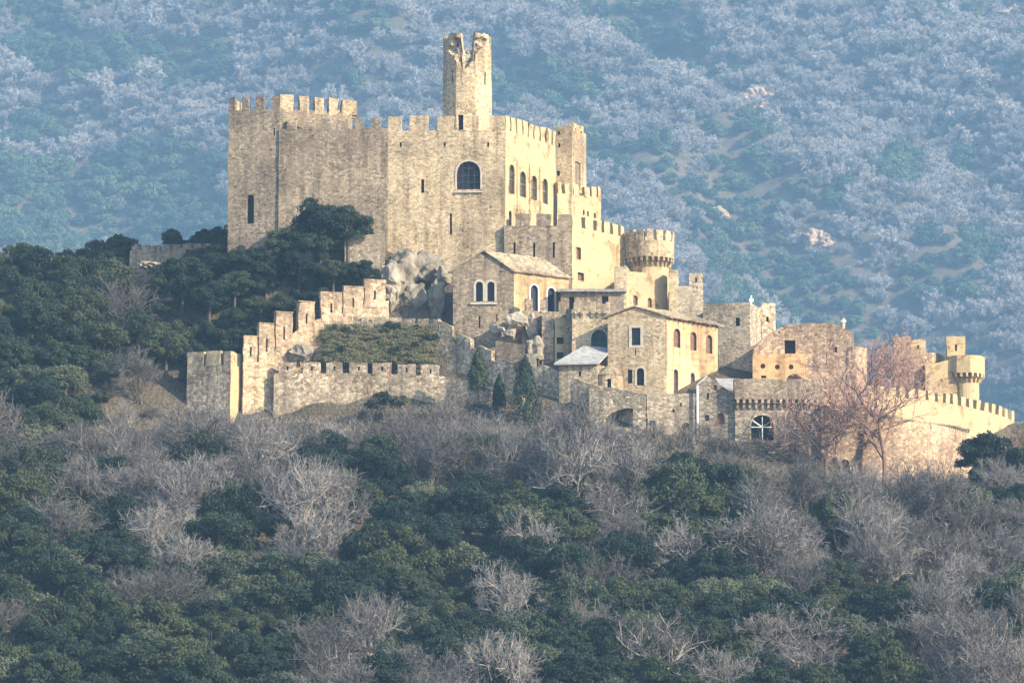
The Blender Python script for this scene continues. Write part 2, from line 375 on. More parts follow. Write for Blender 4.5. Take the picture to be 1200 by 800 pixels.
def crenel(T, A, B, zb, zt, spans=None, pitch=None, mw=1.25, thick=.7, mat=None, hole=False, cap=False, py=300, n=None):
    u, nn = face_frame(A, B)
    if n is not None: nn = n
    if spans:
        for (l, r) in spans:
            P0 = hit(l, py, A, B); P1 = hit(r, py, A, B); merlon(T, P0, P1, zb, zt, nn, thick, mat, hole, cap=cap)
    else:
        L = (B-A).to_2d().length; k = max(1, round(L/pitch)); uu = Vector((B.x-A.x, B.y-A.y, 0)).normalized()
        for i in range(k):
            s = L*(i+.5)/k; P0 = Vector((A.x, A.y, 0))+uu*(s-mw/2); P1 = P0+uu*mw; merlon(T, P0, P1, zb, zt, nn, thick, mat, hole, cap=cap)
def outn(A, B, C):                       # outward normal of edge AB given interior point C
    u = Vector((B.x-A.x, B.y-A.y, 0)).normalized(); n = Vector((u.y, -u.x, 0))
    return n if (C-A).dot(n) < 0 else -n
def zat(px, py, d): return W(px, py, d).z
def gz(pts): return min(ground(p.x, p.y) for p in pts)-2.5
def finish(T, wall):
    if T.cut: boolcut(wall, T.cut)
def block(name, label, cat, plan, py0, mat, bottom=None, rough=0, group=None, part='wall', tops=None, ja=.09):
    """plan: (px, d) list, first vertex is the reference whose top is at py0"""
    z = zat(plan[0][0], py0, plan[0][1]); P = []
    for (px, d) in plan:
        Y = 700+d; X = (px-600)*KPX*(Y*cE+z*sE); P.append(Vector((X, Y, z)))
    zb = gz(P) if bottom is None else zat(plan[0][0], bottom, plan[0][1])
    c = sum(P, Vector())/len(P)
    T = Thing(name, label, cat, (c.x, c.y, zb), group)
    tt = z if tops is None else [zat(pl[0], t, pl[1]) for pl, t in zip(plan, tops)]
    V, F = prism(P, zb, tt, rough=rough, ja=ja); V, F = tri(V, F)
    wl = T.part(part, V, F, mat)
    T.c = c; T.zb = zb
    return T, wl, P, z
def cyl(T, name, cx, cy, r, z0, z1, mat, parent=None, n=28, r1=None, ja=.07):
    r1 = r1 or r; P = []; rows = max(1, int((z1-z0)/1.4)); V = []; F = []
    for j in range(rows+1):
        t = j/rows; rr = r*(1-t)+r1*t
        for k in range(n):
            a = 2*PI*k/n; V.append(jit((cx+rr*math.cos(a), cy+rr*math.sin(a), z0+(z1-z0)*t), ja))
    for j in range(rows):
        for k in range(n): F.append((j*n+k, j*n+(k+1) % n, (j+1)*n+(k+1) % n, (j+1)*n+k))
    F.append(tuple(reversed(range(n)))); F.append(tuple(rows*n+k for k in range(n)))
    V, F = tri(V, F); return T.part(name, V, F, mat, parent)
def ring_merlons(T, cx, cy, r, zb, zt, mat, count, frac=.6, thick=.6, hole=False):
    for k in range(count):
        a = 2*PI*k/count + .1; w_ = 2*PI/count*frac
        P0 = Vector((cx+r*math.cos(a-w_/2), cy+r*math.sin(a-w_/2), 0)); P1 = Vector((cx+r*math.cos(a+w_/2), cy+r*math.sin(a+w_/2), 0))
        merlon(T, P0, P1, zb, zt, Vector((math.cos(a), math.sin(a), 0)), thick, mat, hole)
def corbels(T, pts, zt, h, out, mat, wd=.32):
    """pts: list of (point, outward normal)"""
    for p, n in pts:
        u = Vector((-n.y, n.x, 0)); V = []; F = []; p = Vector((p.x, p.y, 0))
        prof = [(-.1, zt-h), (out*.35, zt-h), (out*.6, zt-h*.55), (out, zt-h*.45), (out, zt), (-.1, zt)]
        for s in (-wd/2, wd/2):
            for (o, z) in prof: V.append(p+n*o+u*s+Vector((0, 0, z)))
        m = len(prof); F = [tuple(range(m)), tuple(reversed(range(m, 2*m)))]+[(k, m+k, m+(k+1) % m, (k+1) % m) for k in range(m)]
        V, F = tri(V, F); T.part('corbel', V, F, mat)
# ------------------------------------------------------------------ the ground sheet
def axis(segs):
    o = []
    for a, b, s in segs: o += list(np.arange(a, b, s))
    o.append(segs[-1][1]); return o
xs = axis([(-3600, -600, 150), (-600, -360, 30), (-360, -120, 15), (-120, 120, 3), (120, 360, 15), (360, 600, 30), (600, 3600, 150)])
ys = axis([(-300, 300, 100), (300, 500, 10), (500, 800, 3), (800, 2400, 40), (2400, 4000, 17), (4000, 5200, 120)])
GV = [(x, y, ground(x, y)) for y in ys for x in xs]; nx = len(xs)
GF = [(j*nx+i, j*nx+i+1, (j+1)*nx+i+1, (j+1)*nx+i) for j in range(len(ys)-1) for i in range(nx-1)]
g = mesh_obj('ground', GV, GF, GROUND, smooth_=True); g['kind'] = 'structure'
# haze
hb = bpy.data.materials.new('haze'); hb.use_nodes = True; hn = hb.node_tree.nodes; hn.remove(hn['Principled BSDF'])
pv = hn.new('ShaderNodeVolumePrincipled'); pv.inputs['Color'].default_value = (.37, .66, 1.0, 1); pv.inputs['Density'].default_value = .000108
pv.inputs['Anisotropy'].default_value = 0.0
hb.node_tree.links.new(pv.outputs[0], hn['Material Output'].inputs['Volume'])
HV = []; HF = []; zl = min(v[2] for v in GV)-1; zh = max(v[2] for v in GV)+25
boxf(HV, HF, (-3650, -350, zl), Vector((7300, 0, 0)), Vector((0, 5600, 0)), Vector((0, 0, zh-zl)))
hz = mesh_obj('haze', HV, HF, hb); hz['kind'] = 'stuff'
# ================================================================== THE CASTLE
# --- west tower of the keep
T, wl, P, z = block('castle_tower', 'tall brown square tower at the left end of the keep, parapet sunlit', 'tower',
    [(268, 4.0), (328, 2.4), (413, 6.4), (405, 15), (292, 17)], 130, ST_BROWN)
zt = zat(268, 117, 6)
crenel(T, P[0], P[1], z, zt, spans=[(268, 275.5), (283.5, 292), (300, 309), (318, 328)], mat=ST_BROWN, py=124)
crenel(T, P[1], P[2], z-.3, zt+.1, spans=[(328.5, 344), (351, 362), (369, 379), (385, 396), (401, 412.5)], mat=ST_KEEP, py=124)
crenel(T, P[2], P[3], z, zt, pitch=2.3, mat=ST_KEEP); crenel(T, P[3], P[4], z, zt, pitch=2.3, mat=ST_KEEP, n=Vector((.1, 1, 0)).normalized()); crenel(T, P[4], P[0], z, zt, pitch=2.3, mat=ST_KEEP, n=Vector((-1, .2, 0)).normalized())
opening(T, P[0], P[1], 289, 297.5, 228, 262, 'arch', pane=DARK, depth=1.0)
opening(T, P[0], P[1], 320.2, 322.2, 150, 159, pane=DARK, name='arrow_slit')
# batter of the tower foot
finish(T, wl)
# --- curtain between tower and hall
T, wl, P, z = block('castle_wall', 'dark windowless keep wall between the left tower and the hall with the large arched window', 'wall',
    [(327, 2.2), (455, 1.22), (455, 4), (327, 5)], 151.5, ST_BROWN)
crenel(T, P[0], P[1], z, z+1.45, spans=[(336, 347.5), (356, 367.5), (376, 387.5), (396, 407.5), (416, 425.5), (436, 446)], mat=ST_BROWN, py=145)
finish(T, wl)
# --- great hall of the keep
T, wl, P, z = block('castle_keep', 'great hall of the keep, one large arched window in front, four at the side', 'castle keep',
    [(592, 0), (454, 1.3), (462, 18), (651, 13.6)], 152, ST_KEEP)
C_, A_, _, B_ = P[0], P[1], P[2], P[3]
zt = zat(592, 134.5, 0)
crenel(T, A_, C_, z, zt, spans=[(455, 470), (480, 501), (512, 532), (544, 561), (574, 591.5)], mat=ST_KEEP, py=143, hole=False)
crenel(T, C_, B_, z, zt, spans=[(592.5, 597), (599, 604.5), (606, 611.5), (613, 618.5), (620, 625.5), (627, 632), (634, 639), (641, 645.5), (647.5, 651)], mat=ST_PALE, py=150, n=outn(C_, B_, T.c))
crenel(T, P[3], P[2], z, zt, pitch=2.4, mat=ST_KEEP, n=Vector((0, 1, 0))); crenel(T, P[2], P[1], z, zt, pitch=2.4, mat=ST_KEEP, n=Vector((-1, 0, 0)))
opening(T, A_, C_, 535, 563, 189, 222, 'arch', frame=FRAMEW, pane=GLASS, depth=.9, bars=(3, 3, WOODD), sill=True, label='large arched window with a dark glazed grille')
opening(T, A_, C_, 493.4, 497, 210, 226, pane=DARK, name='arrow_slit'); opening(T, A_, C_, 527, 529.6, 250, 275, pane=DARK, name='arrow_slit')
for x in (469.5, 521, 572): opening(T, A_, C_, x-1.2, x+1.2, 167, 172, pane=DARK, name='arrow_slit', depth=.5)
nO = outn(C_, B_, T.c)
for (l, r, t, b) in [(596.3, 602.6, 193, 227), (609, 616, 201, 231), (622.3, 629, 206, 234.5), (635.4, 641.6, 209.5, 239)]:
    opening(T, C_, B_, l, r, t, b, 'arch', pane=WOODD, n_out=nO, depth=.6, frame=ST_PALE, fw=.15, bars=(1, 1, ST_GREY))
opening(T, C_, B_, 596, 599, 247, 265, 'arch', pane=DARK, n_out=nO, name='arrow_slit')
V, F = prism([C_+nO*.03+Vector((.02, 0, 0)), B_+nO*.03, B_-nO*.35, C_-nO*.35+Vector((.02, 0, 0))], T.zb+2, z-.03, ja=.08); V, F = tri(V, F); fc = T.part('sun_toned_facing', V, F, ST_PALE); boolcut(fc, T.cut[-5:])  # paler plaster-like facing; part of the sun's brightness is in its colour
# drain pipes on the sunlit side
for px in (605.5, 620, 632):
    p = hit(px, 160, C_, B_)+nO*.12; V = []; F = []; boxf(V, F, (p.x-.06, p.y-.06, zat(px, 262, 5)), Vector((.12, 0, 0)), Vector((0, .12, 0)), Vector((0, 0, 9))); T.part('drainpipe', V, F, ST_PALE)
finish(T, wl)
# --- round tower with the broken top
cx, cy = W(547.5, 95, 11).x, 711.0
T = Thing('round_tower', 'tall round tower with a broken gap in its crown, highest of the castle', 'tower', (cx, cy, zat(547, 152, 11)-1))
ztm = zat(547, 38, 7.4); ztg = zat(547, 58, 7.4); zb = zat(547, 152, 7.4)-6; rO = 30*.12*(711/700); n = 72
rows = 60; V = []; F = []; MI = []
def toph(th):
    x = math.degrees(th)
    if abs(x) > 140: return ztg-.6+.3*noise.noise((x*.2, 2, 0))
    if -14 < x < 16: return ztg + .25*noise.noise((x*.3, 0, 0))
    if 60 < x < 78 or 120 < x < 145 or 175 < x < 195 or -125 < x < -105 or -78 < x < -66 and False: return ztg+.2
    if 92 < abs(x) < 140: return ztg+.1+.4*noise.noise((x*.2, 2, 0))
    return ztm + .35*noise.noise((x*.12, 4, 0)) - (1.2 if -66 < x < -50 else 0)*.5
def rad(th, zz):
    fq = ((th+.42) % (PI/4))-PI/8; x = math.degrees(th); r = rO*(1.03-.05*(zz-zb)/(ztm-zb))*(.25+.75*math.cos(PI/8)/math.cos(fq)*1.03); px = 547.5+30*math.sin(th)
    s = (ztm-zz)/.123+38                      # photo row
    if abs(x) < 75 and -999 < s:
        lo = 81 - abs(px-545)*1.25 + 4*noise.noise((px*.2, 1, 0)); hi = 52 if px < 530 else 44
        if hi < s < lo: return r - .40 - .6*abs(noise.noise((x*.13, zz*1.7, 3))) - .25*abs(noise.noise((x*.4, zz*4, 9))), 1
    return r, 0
for j in range(rows+1):
    for k in range(n):
        th = -PI+2*PI*k/n; tz = toph(th); zz = zb+(tz-zb)*j/rows
        r, mi = rad(th, zz); V.append(jit((cx+r*math.sin(th), cy-r*math.cos(th), zz), .08))
        if k < n and j < rows: MI.append(mi)
for j in range(rows):
    for k in range(n): F.append((j*n+k, j*n+(k+1) % n, (j+1)*n+(k+1) % n, (j+1)*n+k))
s = len(V)
for j, in ((0,), (1,)):
    for k in range(n):
        th = -PI+2*PI*k/n; tz = toph(th); ri = rO-1.15; V.append(jit((cx+ri*math.sin(th), cy-ri*math.cos(th), tz if j == 0 else ztg-3), .06))
for k in range(n):
    k2 = (k+1) % n; F.append((rows*n+k, rows*n+k2, s+k2, s+k)); F.append((s+k, s+k2, s+n+k2, s+n+k)); MI += [1, 0]
F.append(tuple(s+n+k for k in range(n))); MI.append(0); F.append(tuple(reversed(range(n)))); MI.append(0)
wl = T.part('wall', V, F, [ST_KEEP, ST_RUB], midx=MI)
Af, Bf = Vector((cx-3, cy-rO*.8, 0)), Vector((cx+3, cy-rO*.8, 0))
def slit_round(T, cx, cy, r, px, t, b, wpx, mat=DARK, name='arrow_slit'):
    # a recessed dark slit following the drum
    s_ = (px-proj((cx, cy-r, zat(px, (t+b)/2, cy-r-700)))[0])*.12*(cy/700)/r; th = math.asin(max(-.98, min(.98, s_)))
    nn = Vector((math.sin(th), -math.cos(th), 0)); u = Vector((math.cos(th), math.sin(th), 0)); p = Vector((cx, cy, 0))+nn*r
    z1 = zat(px, t, p.y-700); z0 = zat(px, b, p.y-700); wd = wpx*.12/max(.3, math.cos(th))
    V = []; F = []; boxf(V, F, p+Vector((0, 0, z0))-u*wd/2+nn*.6, u*wd, Vector((0, 0, z1-z0)), -nn*1.3); T.cut.append((V, F))
    V = []; F = []; boxf(V, F, p+Vector((0, 0, z0))-u*wd/2-nn*.64, u*wd, Vector((0, 0, z1-z0)), -nn*.03); T.part(name, V, F, mat)
slit_round(T, cx, cy, rO, 529.5, 82, 98, 1.7); slit_round(T, cx, cy, rO, 569.5, 84, 99.5, 1.5)
slit_round(T, cx, cy, rO, 534, 50, 54.5, 2.5, name='window'); slit_round(T, cx, cy, rO, 560.5, 50, 54.5, 2.8, name='window')
slit_round(T, cx, cy, rO, 539.5, 134.5, 153, 6.5, name='doorway')
V_, F_ = None, None
finish(T, wl)
# --- rear turret
T, wl, P, z = block('castle_tower', 'narrow square turret rising behind the bright side of the great hall', 'tower',
    [(670, 13.6), (651.5, 14), (655, 22), (687, 20)], 152, ST_KEEP)
zt = zat(670, 142, 9)
crenel(T, P[1], P[0], z, z+.5, spans=[(652, 669)], mat=ST_KEEP, py=150)
crenel(T, P[0], P[3], z, zt, spans=[(670.3, 674), (676, 680), (682, 687)], mat=ST_PALE, py=148, n=outn(P[0], P[3], T.c))
merlon(T, hit(672, 140, P[0], P[3]), hit(683, 140, P[0], P[3]), zt+.1, zt+.7, outn(P[0], P[3], T.c), .7, ST_PALE)
opening(T, P[1], P[0], 652.3, 656, 200, 206, 'arch', pane=DARK, depth=.5); opening(T, P[1], P[0], 654, 656.5, 168, 173, pane=DARK, name='arrow_slit'); opening(T, P[1], P[0], 653, 656, 154, 158, pane=DARK, name='arrow_slit')
opening(T, P[0], P[3], 674, 680, 190, 222, pane=ST_BROWN, n_out=outn(P[0], P[3], T.c), depth=.25, name='shade_recess')  # brown inset paints the shadow lying on the turret's bright side
finish(T, wl)
# --- upper terrace wall
T, wl, P, z = block('castle_wall', 'small bright crenellated terrace below the narrow turret', 'wall', [(653, 12.5), (704, 17), (695, 21), (654, 18)], 226, ST_PALE)
z2 = z; nn = outn(P[0], P[1], T.c)
crenel(T, P[0], P[1], z, z+1.5, spans=[(654, 658), (662, 668), (672, 678), (684.5, 691.5), (693.5, 699), (701, 704)], mat=ST_PALE, py=228, n=nn)
for x in (684, 689, 697): opening(T, P[0], P[1], x-1, x+1, 246+(x-684)*.3, 252+(x-684)*.3, pane=DARK, name='arrow_slit', n_out=nn, depth=.4)
finish(T, wl)
# --- lower bastion in front of the hall
T, wl, P, z = block('castle_bastion', 'grey fronted bastion with three arrow slits above the chapel roof, its right side sunlit', 'bastion',
    [(670, -.6), (591, -.7), (593, 5), (731, 9.5)], 264.5, ST_BROWN)
nn = outn(P[0], P[3], T.c)
crenel(T, P[1], P[0], z, z+1.65, spans=[(604, 619), (629, 646), (654, 670)], mat=ST_BROWN, py=258)
crenel(T, P[0], P[3], z, z+1.65, spans=[(670.5, 679), (686, 695), (699, 705), (708.5, 715), (718.5, 725), (728, 731)], mat=ST_PALE, py=262, n=nn)
for x in (603, 626, 649): opening(T, P[1], P[0], x-1.2, x+1.2, 284, 302, pane=DARK, name='arrow_slit')
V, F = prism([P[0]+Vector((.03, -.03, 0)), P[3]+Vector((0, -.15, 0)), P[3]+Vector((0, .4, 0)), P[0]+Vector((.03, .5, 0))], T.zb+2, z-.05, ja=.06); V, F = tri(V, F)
fc = T.part('sun_toned_facing', V, F, ST_PALE)  # pale slab on the right side, sunlight partly put into its tone
opening(T, P[0], P[3], 675, 680.5, 290, 304, pane=SHUT, n_out=nn, depth=.45, frame=ST_PALE, fw=.1); opening(T, P[0], P[3], 676.5, 684, 319.5, 329, pane=SHUT, n_out=nn, depth=.45, frame=ST_PALE, fw=.1)
boolcut(fc, T.cut[-2:])
finish(T, wl)
# --- round machicolated tower
gx = W(761, 300, 10).x; gy = 710.0; r0 = 23.5*.12*gy/700; r1 = 29.5*.12*gy/700
T = Thing('round_tower', 'squat round tower with an overhanging crenellated crown on stone corbels, right of the bastion', 'tower', (gx, gy, zat(761, 360, 7)))
zc = zat(761, 310, 6.6); zk = zat(761, 300, 6.4); zr = zat(761, 281, 6.4); zm = zat(761, 268.5, 6.4)
wl = cyl(T, 'drum', gx, gy, r0, ground(gx, gy)-2, zk+.2, ST_PALE, n=32, r1=r0*.98)
cyl(T, 'parapet', gx, gy, r1, zk, zr, ST_KEEP, n=36)
ring_merlons(T, gx, gy, r1, zr, zm, ST_KEEP, 15, .66, thick=.55)
corbels(T, [(Vector((gx+(r0-.05)*math.cos(a), gy+(r0-.05)*math.sin(a), 0)), Vector((math.cos(a), math.sin(a), 0))) for a in [2*PI*k/26 for k in range(26)]], zk, 1.25, r1-r0+.03, ST_KEEP, .3)
finish(T, wl)
# --- lower body and square pier beside the round tower
T, wl, P, z = block('castle_wall', 'bright sunlit wall with two small arched windows at the foot of the squat round tower', 'wall',
    [(737, 1), (782, 4.5), (782, 9), (737, 9)], 318, ST_PALE, tops=[318, 322, 322, 318])
opening(T, P[0], P[1], 742, 747.3, 346, 360, 'arch', pane=SHUT, depth=.4); opening(T, P[0], P[1], 759, 764, 349, 361, 'arch', pane=SHUT, depth=.4)
finish(T, wl)
T, wl, P, z = block('stone_pier', 'square grey pier standing at the left foot of the squat round tower', 'pier', [(734, -4), (719.5, -4), (720, -.5), (738, 0)], 312, ST_KEEP)
# --- chapel
def gable_house(name, label, cat, fl, fr, apex, back, mat, roofmat, overhang=.5, flank=None, ridge_back=None, th=.22):
    """fl,fr,apex: (px,py,d) of eaves and apex of the front gable; back: (px,d) of the far right corner"""
    FL, FR, AP = W(*fl), W(*fr), W(*apex); ze = (FL.z+FR.z)/2; FL.z = FR.z = ze
    BX = (back[0]-600)*KPX*((700+back[1])*cE+ze*sE); dv = Vector((BX-FR.x, 700+back[1]-FR.y, 0))
    # keep the back parallel to the front
    c = (FL+FR)/2+dv/2; zb = gz([FL, FR, FR+dv, FL+dv]); T = Thing(name, label, cat, (c.x, c.y, zb))
    up = Vector((0, 0, AP.z-ze)); V, F = prism([FL, FR, FR+dv, FL+dv], zb, ze, ja=.06)
    V, F = tri(V, F); wl = T.part('wall', V, F, mat)
    # gable ends
    for q, off in (('front', Vector()), ('back', dv)):
        V = []; dn = dv.normalized()*.6*(1 if q == 'front' else -1); tri_ = [FL+off, FR+off, AP+off]
        V = [p-Vector((0, 0, .08)) for p in tri_]+[p+dn-Vector((0, 0, .08)) for p in tri_]; F = [(0, 1, 2), (5, 4, 3), (0, 3, 4, 1), (1, 4, 5, 2), (2, 5, 3, 0)]
        T.part('gable', V, F, mat)
    u = (FR-FL); u.z = 0; u.normalize(); dn = dv.normalized(); parts = []
    for S, s_ in ((FL, -1), (FR, 1)):
        sl_ = (S-AP); e = S+sl_.normalized()*overhang; m = 14; k = 4; V = []; F = []; nrm = sl_.cross(dn); nrm.normalize()
        if nrm.z < 0: nrm = -nrm
        a0 = AP-dn*.35; e0 = e-dn*.35; L = dv.length+.7
        for lay in (0.03, th):
            for i in range(m+1):
                for j in range(k+1):
                    p = a0.lerp(e0, j/k)+dn*(L*i/m)+nrm*lay; V.append(jit(p, .10 if lay > .1 else .04)+Vector((0, 0, .05*math.sin(i*1.9+j))))
        N = (m+1)*(k+1)
        for i in range(m):
            for j in range(k):
                a = i*(k+1)+j; q = (a, a+1, a+k+2, a+k+1); F.append(tuple(N+x for x in q)); F.append(tuple(reversed(q)))
        for i in range(m): a = i*(k+1)+k; F.append((a, a+k+1, N+a+k+1, N+a)); a = i*(k+1); F.append((a, N+a, N+a+k+1, a+k+1))
        for j in range(k): a = j; F.append((a, a+1, N+a+1, N+a)); a = m*(k+1)+j; F.append((a, N+a, N+a+1, a+1))
        parts.append((V, F))
    V = []; F = []
    for v, f in parts: s = len(V); V += v; F += [tuple(s+i for i in x) for x in f]
    rf = T.part('roof', V, F, roofmat)
    T.FL, T.FR, T.BR, T.c = FL, FR, FR+dv, c; T.n_side = outn(FR, FR+dv, c); T.ze = ze
    return T, wl
T, wl = gable_house('chapel', 'gabled stone chapel with a twin arched window below the keep, pale roof', 'chapel', (531, 317, -10), (602, 318, -10.5), (567.5, 295, -10.4), (666, -4), ST_BROWN, ROOFM)
for l, r in ((557.5, 566), (571, 579.5)): opening(T, T.FL, T.FR, l, r, 330, 353, 'arch', frame=FRAMEW, pane=GLASS, depth=.5, fw=.3)
V = []; F = []; p = hit(551, 357, T.FL, T.FR); u, nn = face_frame(T.FL, T.FR); boxf(V, F, p+nn*.25, u*3.8, Vector((0, 0, .3)), -nn*.35); T.part('sill', V, F, FRAMEW)
opening(T, T.FL, T.FR, 561, 563, 370, 384, pane=DARK, name='arrow_slit'); opening(T, T.FL, T.FR, 581.5, 583, 368, 376, pane=DARK, name='arrow_slit')
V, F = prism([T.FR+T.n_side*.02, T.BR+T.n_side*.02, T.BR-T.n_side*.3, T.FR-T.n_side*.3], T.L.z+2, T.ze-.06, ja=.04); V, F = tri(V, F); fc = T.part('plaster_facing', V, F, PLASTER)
k0 = len(T.cut)
for l, r, t, b in ((621.5, 630.5, 334, 366), (641.5, 650.5, 337, 368)): opening(T, T.FR, T.BR, l, r, t, b, 'arch', frame=WHITE, pane=GLASS, depth=.45, fw=.18, n_out=T.n_side)
boolcut(fc, T.cut[k0:]); finish(T, wl)
# --- small terrace wall with merlons before the chapel side
T, wl, P, z = block('castle_wall', 'low crenellated terrace wall standing before the arched windows of the chapel side', 'wall', [(612, -12), (664, -11), (664, -9.5), (613, -10.5)], 364, ST_BROWN)
crenel(T, P[0], P[1], z, z+1.55, spans=[(616, 625), (635, 641), (655, 661.5)], mat=ST_BROWN, py=357)
T, wl, P, z = block('stone_buttress', 'tall narrow buttress below the chapel terrace wall, left of the niche windows', 'buttress', [(635, -14.3), (649, -14.3), (649, -11), (635, -11)], 366, ST_BROWN)
T, wl, P, z = block('stone_buttress', 'pale pier with two small square windows one above the other', 'buttress', [(650, -14.6), (663, -14.6), (663, -11), (650, -11)], 372, ST_PALE)
opening(T, P[0], P[1], 652.5, 660.5, 395, 403, pane=DARK, depth=.4); opening(T, P[0], P[1], 652.5, 660.5, 412.5, 420, pane=DARK, depth=.4)
finish(T, wl)
T, wl, P, z = block('stone_buttress', 'dark narrow buttress between the niche windows and the balcony front', 'buttress', [(663.2, -16), (670, -16), (670, -11), (663.2, -11)], 362, ST_BROWN)
# --- gallery with flat roof
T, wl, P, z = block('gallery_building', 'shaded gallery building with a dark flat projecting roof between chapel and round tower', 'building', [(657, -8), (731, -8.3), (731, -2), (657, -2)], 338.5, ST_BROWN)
V = []; F = []; nR = 10
for i in range(nR+1):
    x = P[0].x-.5+(P[1].x-P[0].x+.9)*i/nR
    for (y, zz) in ((P[0].y-.9, z-.15), (P[0].y+6, z+.45), (P[0].y+6, z+.15), (P[0].y-.9, z-.5)): V.append(jit((x, y, zz), .1))
for i in range(nR):
    for k in range(4): F.append((i*4+k, i*4+(k+1) % 4, i*4+4+(k+1) % 4, i*4+4+k))
F += [(3, 2, 1, 0), tuple(nR*4+k for k in range(4))]; T.part('roof', V, F, ROOFG)
opening(T, P[0], P[1], 667, 673, 348, 362, pane=DARK, depth=.8); opening(T, P[0], P[1], 705.5, 713, 347, 356, pane=DARK, depth=.6)
finish(T, wl)
# --- balcony front with gothic window
T, wl, P, z = block('castle_wall', 'stone front with small merlons on brackets above a dark green pointed window', 'wall', [(670, -17), (715, -17.5), (715, -11), (670, -11)], 364, ST_KEEP)
crenel(T, P[0], P[1], z, z+1.3, spans=[(672, 679), (691, 697.5), (710, 714.5)], mat=ST_KEEP, py=358)
corbels(T, [(hit(x, 368, P[0], P[1]), Vector((0, -1, 0))) for x in (675, 682, 694, 701, 709)], z-.1, .9, .35, ST_GREY, .35)
opening(T, P[0], P[1], 692.5, 711.5, 386, 408, 'gothic', pane=GREENGL, depth=.7, bars=(2, 1, WOODD))
finish(T, wl)
# --- big house
T, wl = gable_house('stone_house', 'large two storey house with a bright plastered side, rafters under its pale roof', 'house', (712, 371, -20), (781, 371.5, -21), (745, 359.5, -20.8), (841, -12), ST_KEEP, ROOFM, overhang=.75)
opening(T, T.FL, T.FR, 740, 750.5, 384, 404.5, frame=FRAMEW, pane=GLASS, depth=.45, bars=(1, 0, WOODD), fw=.35); opening(T, T.FL, T.FR, 746, 755, 431, 451.5, 'arch', frame=FRAMEW, pane=DARK, depth=.5, fw=.25)
opening(T, T.FL, T.FR, 735.5, 741, 433, 449, pane=DARK, depth=.3, name='shade_recess'); opening(T, T.FL, T.FR, 744, 745.3, 409, 416, pane=DARK, name='arrow_slit')
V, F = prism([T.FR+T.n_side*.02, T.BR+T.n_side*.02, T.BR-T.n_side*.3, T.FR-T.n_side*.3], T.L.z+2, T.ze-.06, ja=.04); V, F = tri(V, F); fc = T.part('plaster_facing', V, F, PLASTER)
k0 = len(T.cut)
for l, r, t, b in ((790, 796.5, 385.5, 407), (809.5, 815.5, 389.5, 410.5), (828, 834, 393, 414)): opening(T, T.FR, T.BR, l, r, t, b, 'arch', frame=SHUT, pane=SHUT, depth=.35, fw=.10, n_out=T.n_side)
for l, r, t, b in ((789, 794.5, 432.5, 461), (809, 814, 436.5, 461)): opening(T, T.FR, T.BR, l, r, t, b, 'arch', frame=FRAMEW, pane=SHUT, depth=.5, fw=.12, n_out=T.n_side)
boolcut(fc, T.cut[k0:]); finish(T, wl)
u = (T.BR-T.FR).normalized()
for i in range(11):
    p = T.FR+u*((T.BR-T.FR).length*(i+.5)/11); V = []; F = []; boxf(V, F, p+Vector((0, 0, -.28)), u*.16, T.n_side*.6-Vector((0, 0, .25)), Vector((0, 0, .2))); T.part('rafter', V, F, SHUT)
# --- annexes before it
T, wl, P, z = block('annex', 'low lean-to annex with a pale sloping roof below the green pointed window', 'annex', [(655, -22), (700, -22.5), (714, -18), (662, -18)], 427, ST_GREY)
V = []; F = []
for q in ((649, 427.5, -22.8), (702, 426.5, -23.2), (718, 409.5, -18.2), (684, 407, -18)): V.append(W(*q))
V += [v+Vector((0, 0, .25)) for v in V]; F = [(3, 2, 1, 0), (4, 5, 6, 7), (0, 1, 5, 4), (1, 2, 6, 5), (2, 3, 7, 6), (3, 0, 4, 7)]; T.part('roof', V, F, ROOFW)
opening(T, P[0], P[1], 678, 681, 435, 441, pane=DARK, depth=.4); finish(T, wl)
ax = W(714, 440, -21).x; T = Thing('round_oven_house', 'small rounded apse with a domed top and tiny arched door beside the lean-to annex', 'annex', (ax, 679, zat(714, 462, -21)))
r_ = 16*.12; wl = cyl(T, 'wall', ax, 679, r_, ground(ax, 679)-2, zat(714, 438, -23), ST_KEEP, n=24); cyl(T, 'roof', ax, 679, r_+.12, zat(714, 438.2, -23), zat(714, 429, -21), ROOFM, n=24, r1=.5)
slit_round(T, ax, 679, r_, 714, 443.5, 455, 4.2, name='doorway'); finish(T, wl)
def ribbon(fr, bk, zb, rough, step=1.0):
    sec = []
    for i in range(len(fr)-1):
        m = max(1, int((fr[i+1]-fr[i]).length/step))
        for k in range(m+(1 if i == len(fr)-2 else 0)):
            t = k/m; a = fr[i].lerp(fr[i+1], t); b = bk[i].lerp(bk[i+1], t)
            if rough: dz = rough*(fbm(a.x*.8, a.y*.8, 2.2, 3)*1.3-.3*abs(noise.noise((a.x*2.5, a.y*2.5, 8)))); a = a+Vector((0, 0, dz)); b = b+Vector((0, 0, dz))
            sec.append((a, b))
    rows = max(2, int((max(a.z for a, b in sec)-zb)/1.5)); V = []; F = []; P = 2*(rows+1)
    for a, b in sec:
        for j in range(rows+1): V.append(jit((a.x, a.y, zb+(a.z-zb)*j/rows)))
        for j in range(rows, -1, -1): V.append(jit((b.x, b.y, zb+(b.z-zb)*j/rows)))
    for i in range(len(sec)-1):
        for k in range(P): a0 = i*P+k; b0 = i*P+(k+1) % P; F.append((a0, b0, b0+P, a0+P))
    for base_ in (0, (len(sec)-1)*P):
        for j in range(rows): F.append((base_+j, base_+j+1, base_+P-2-j, base_+P-1-j))
    return V, F
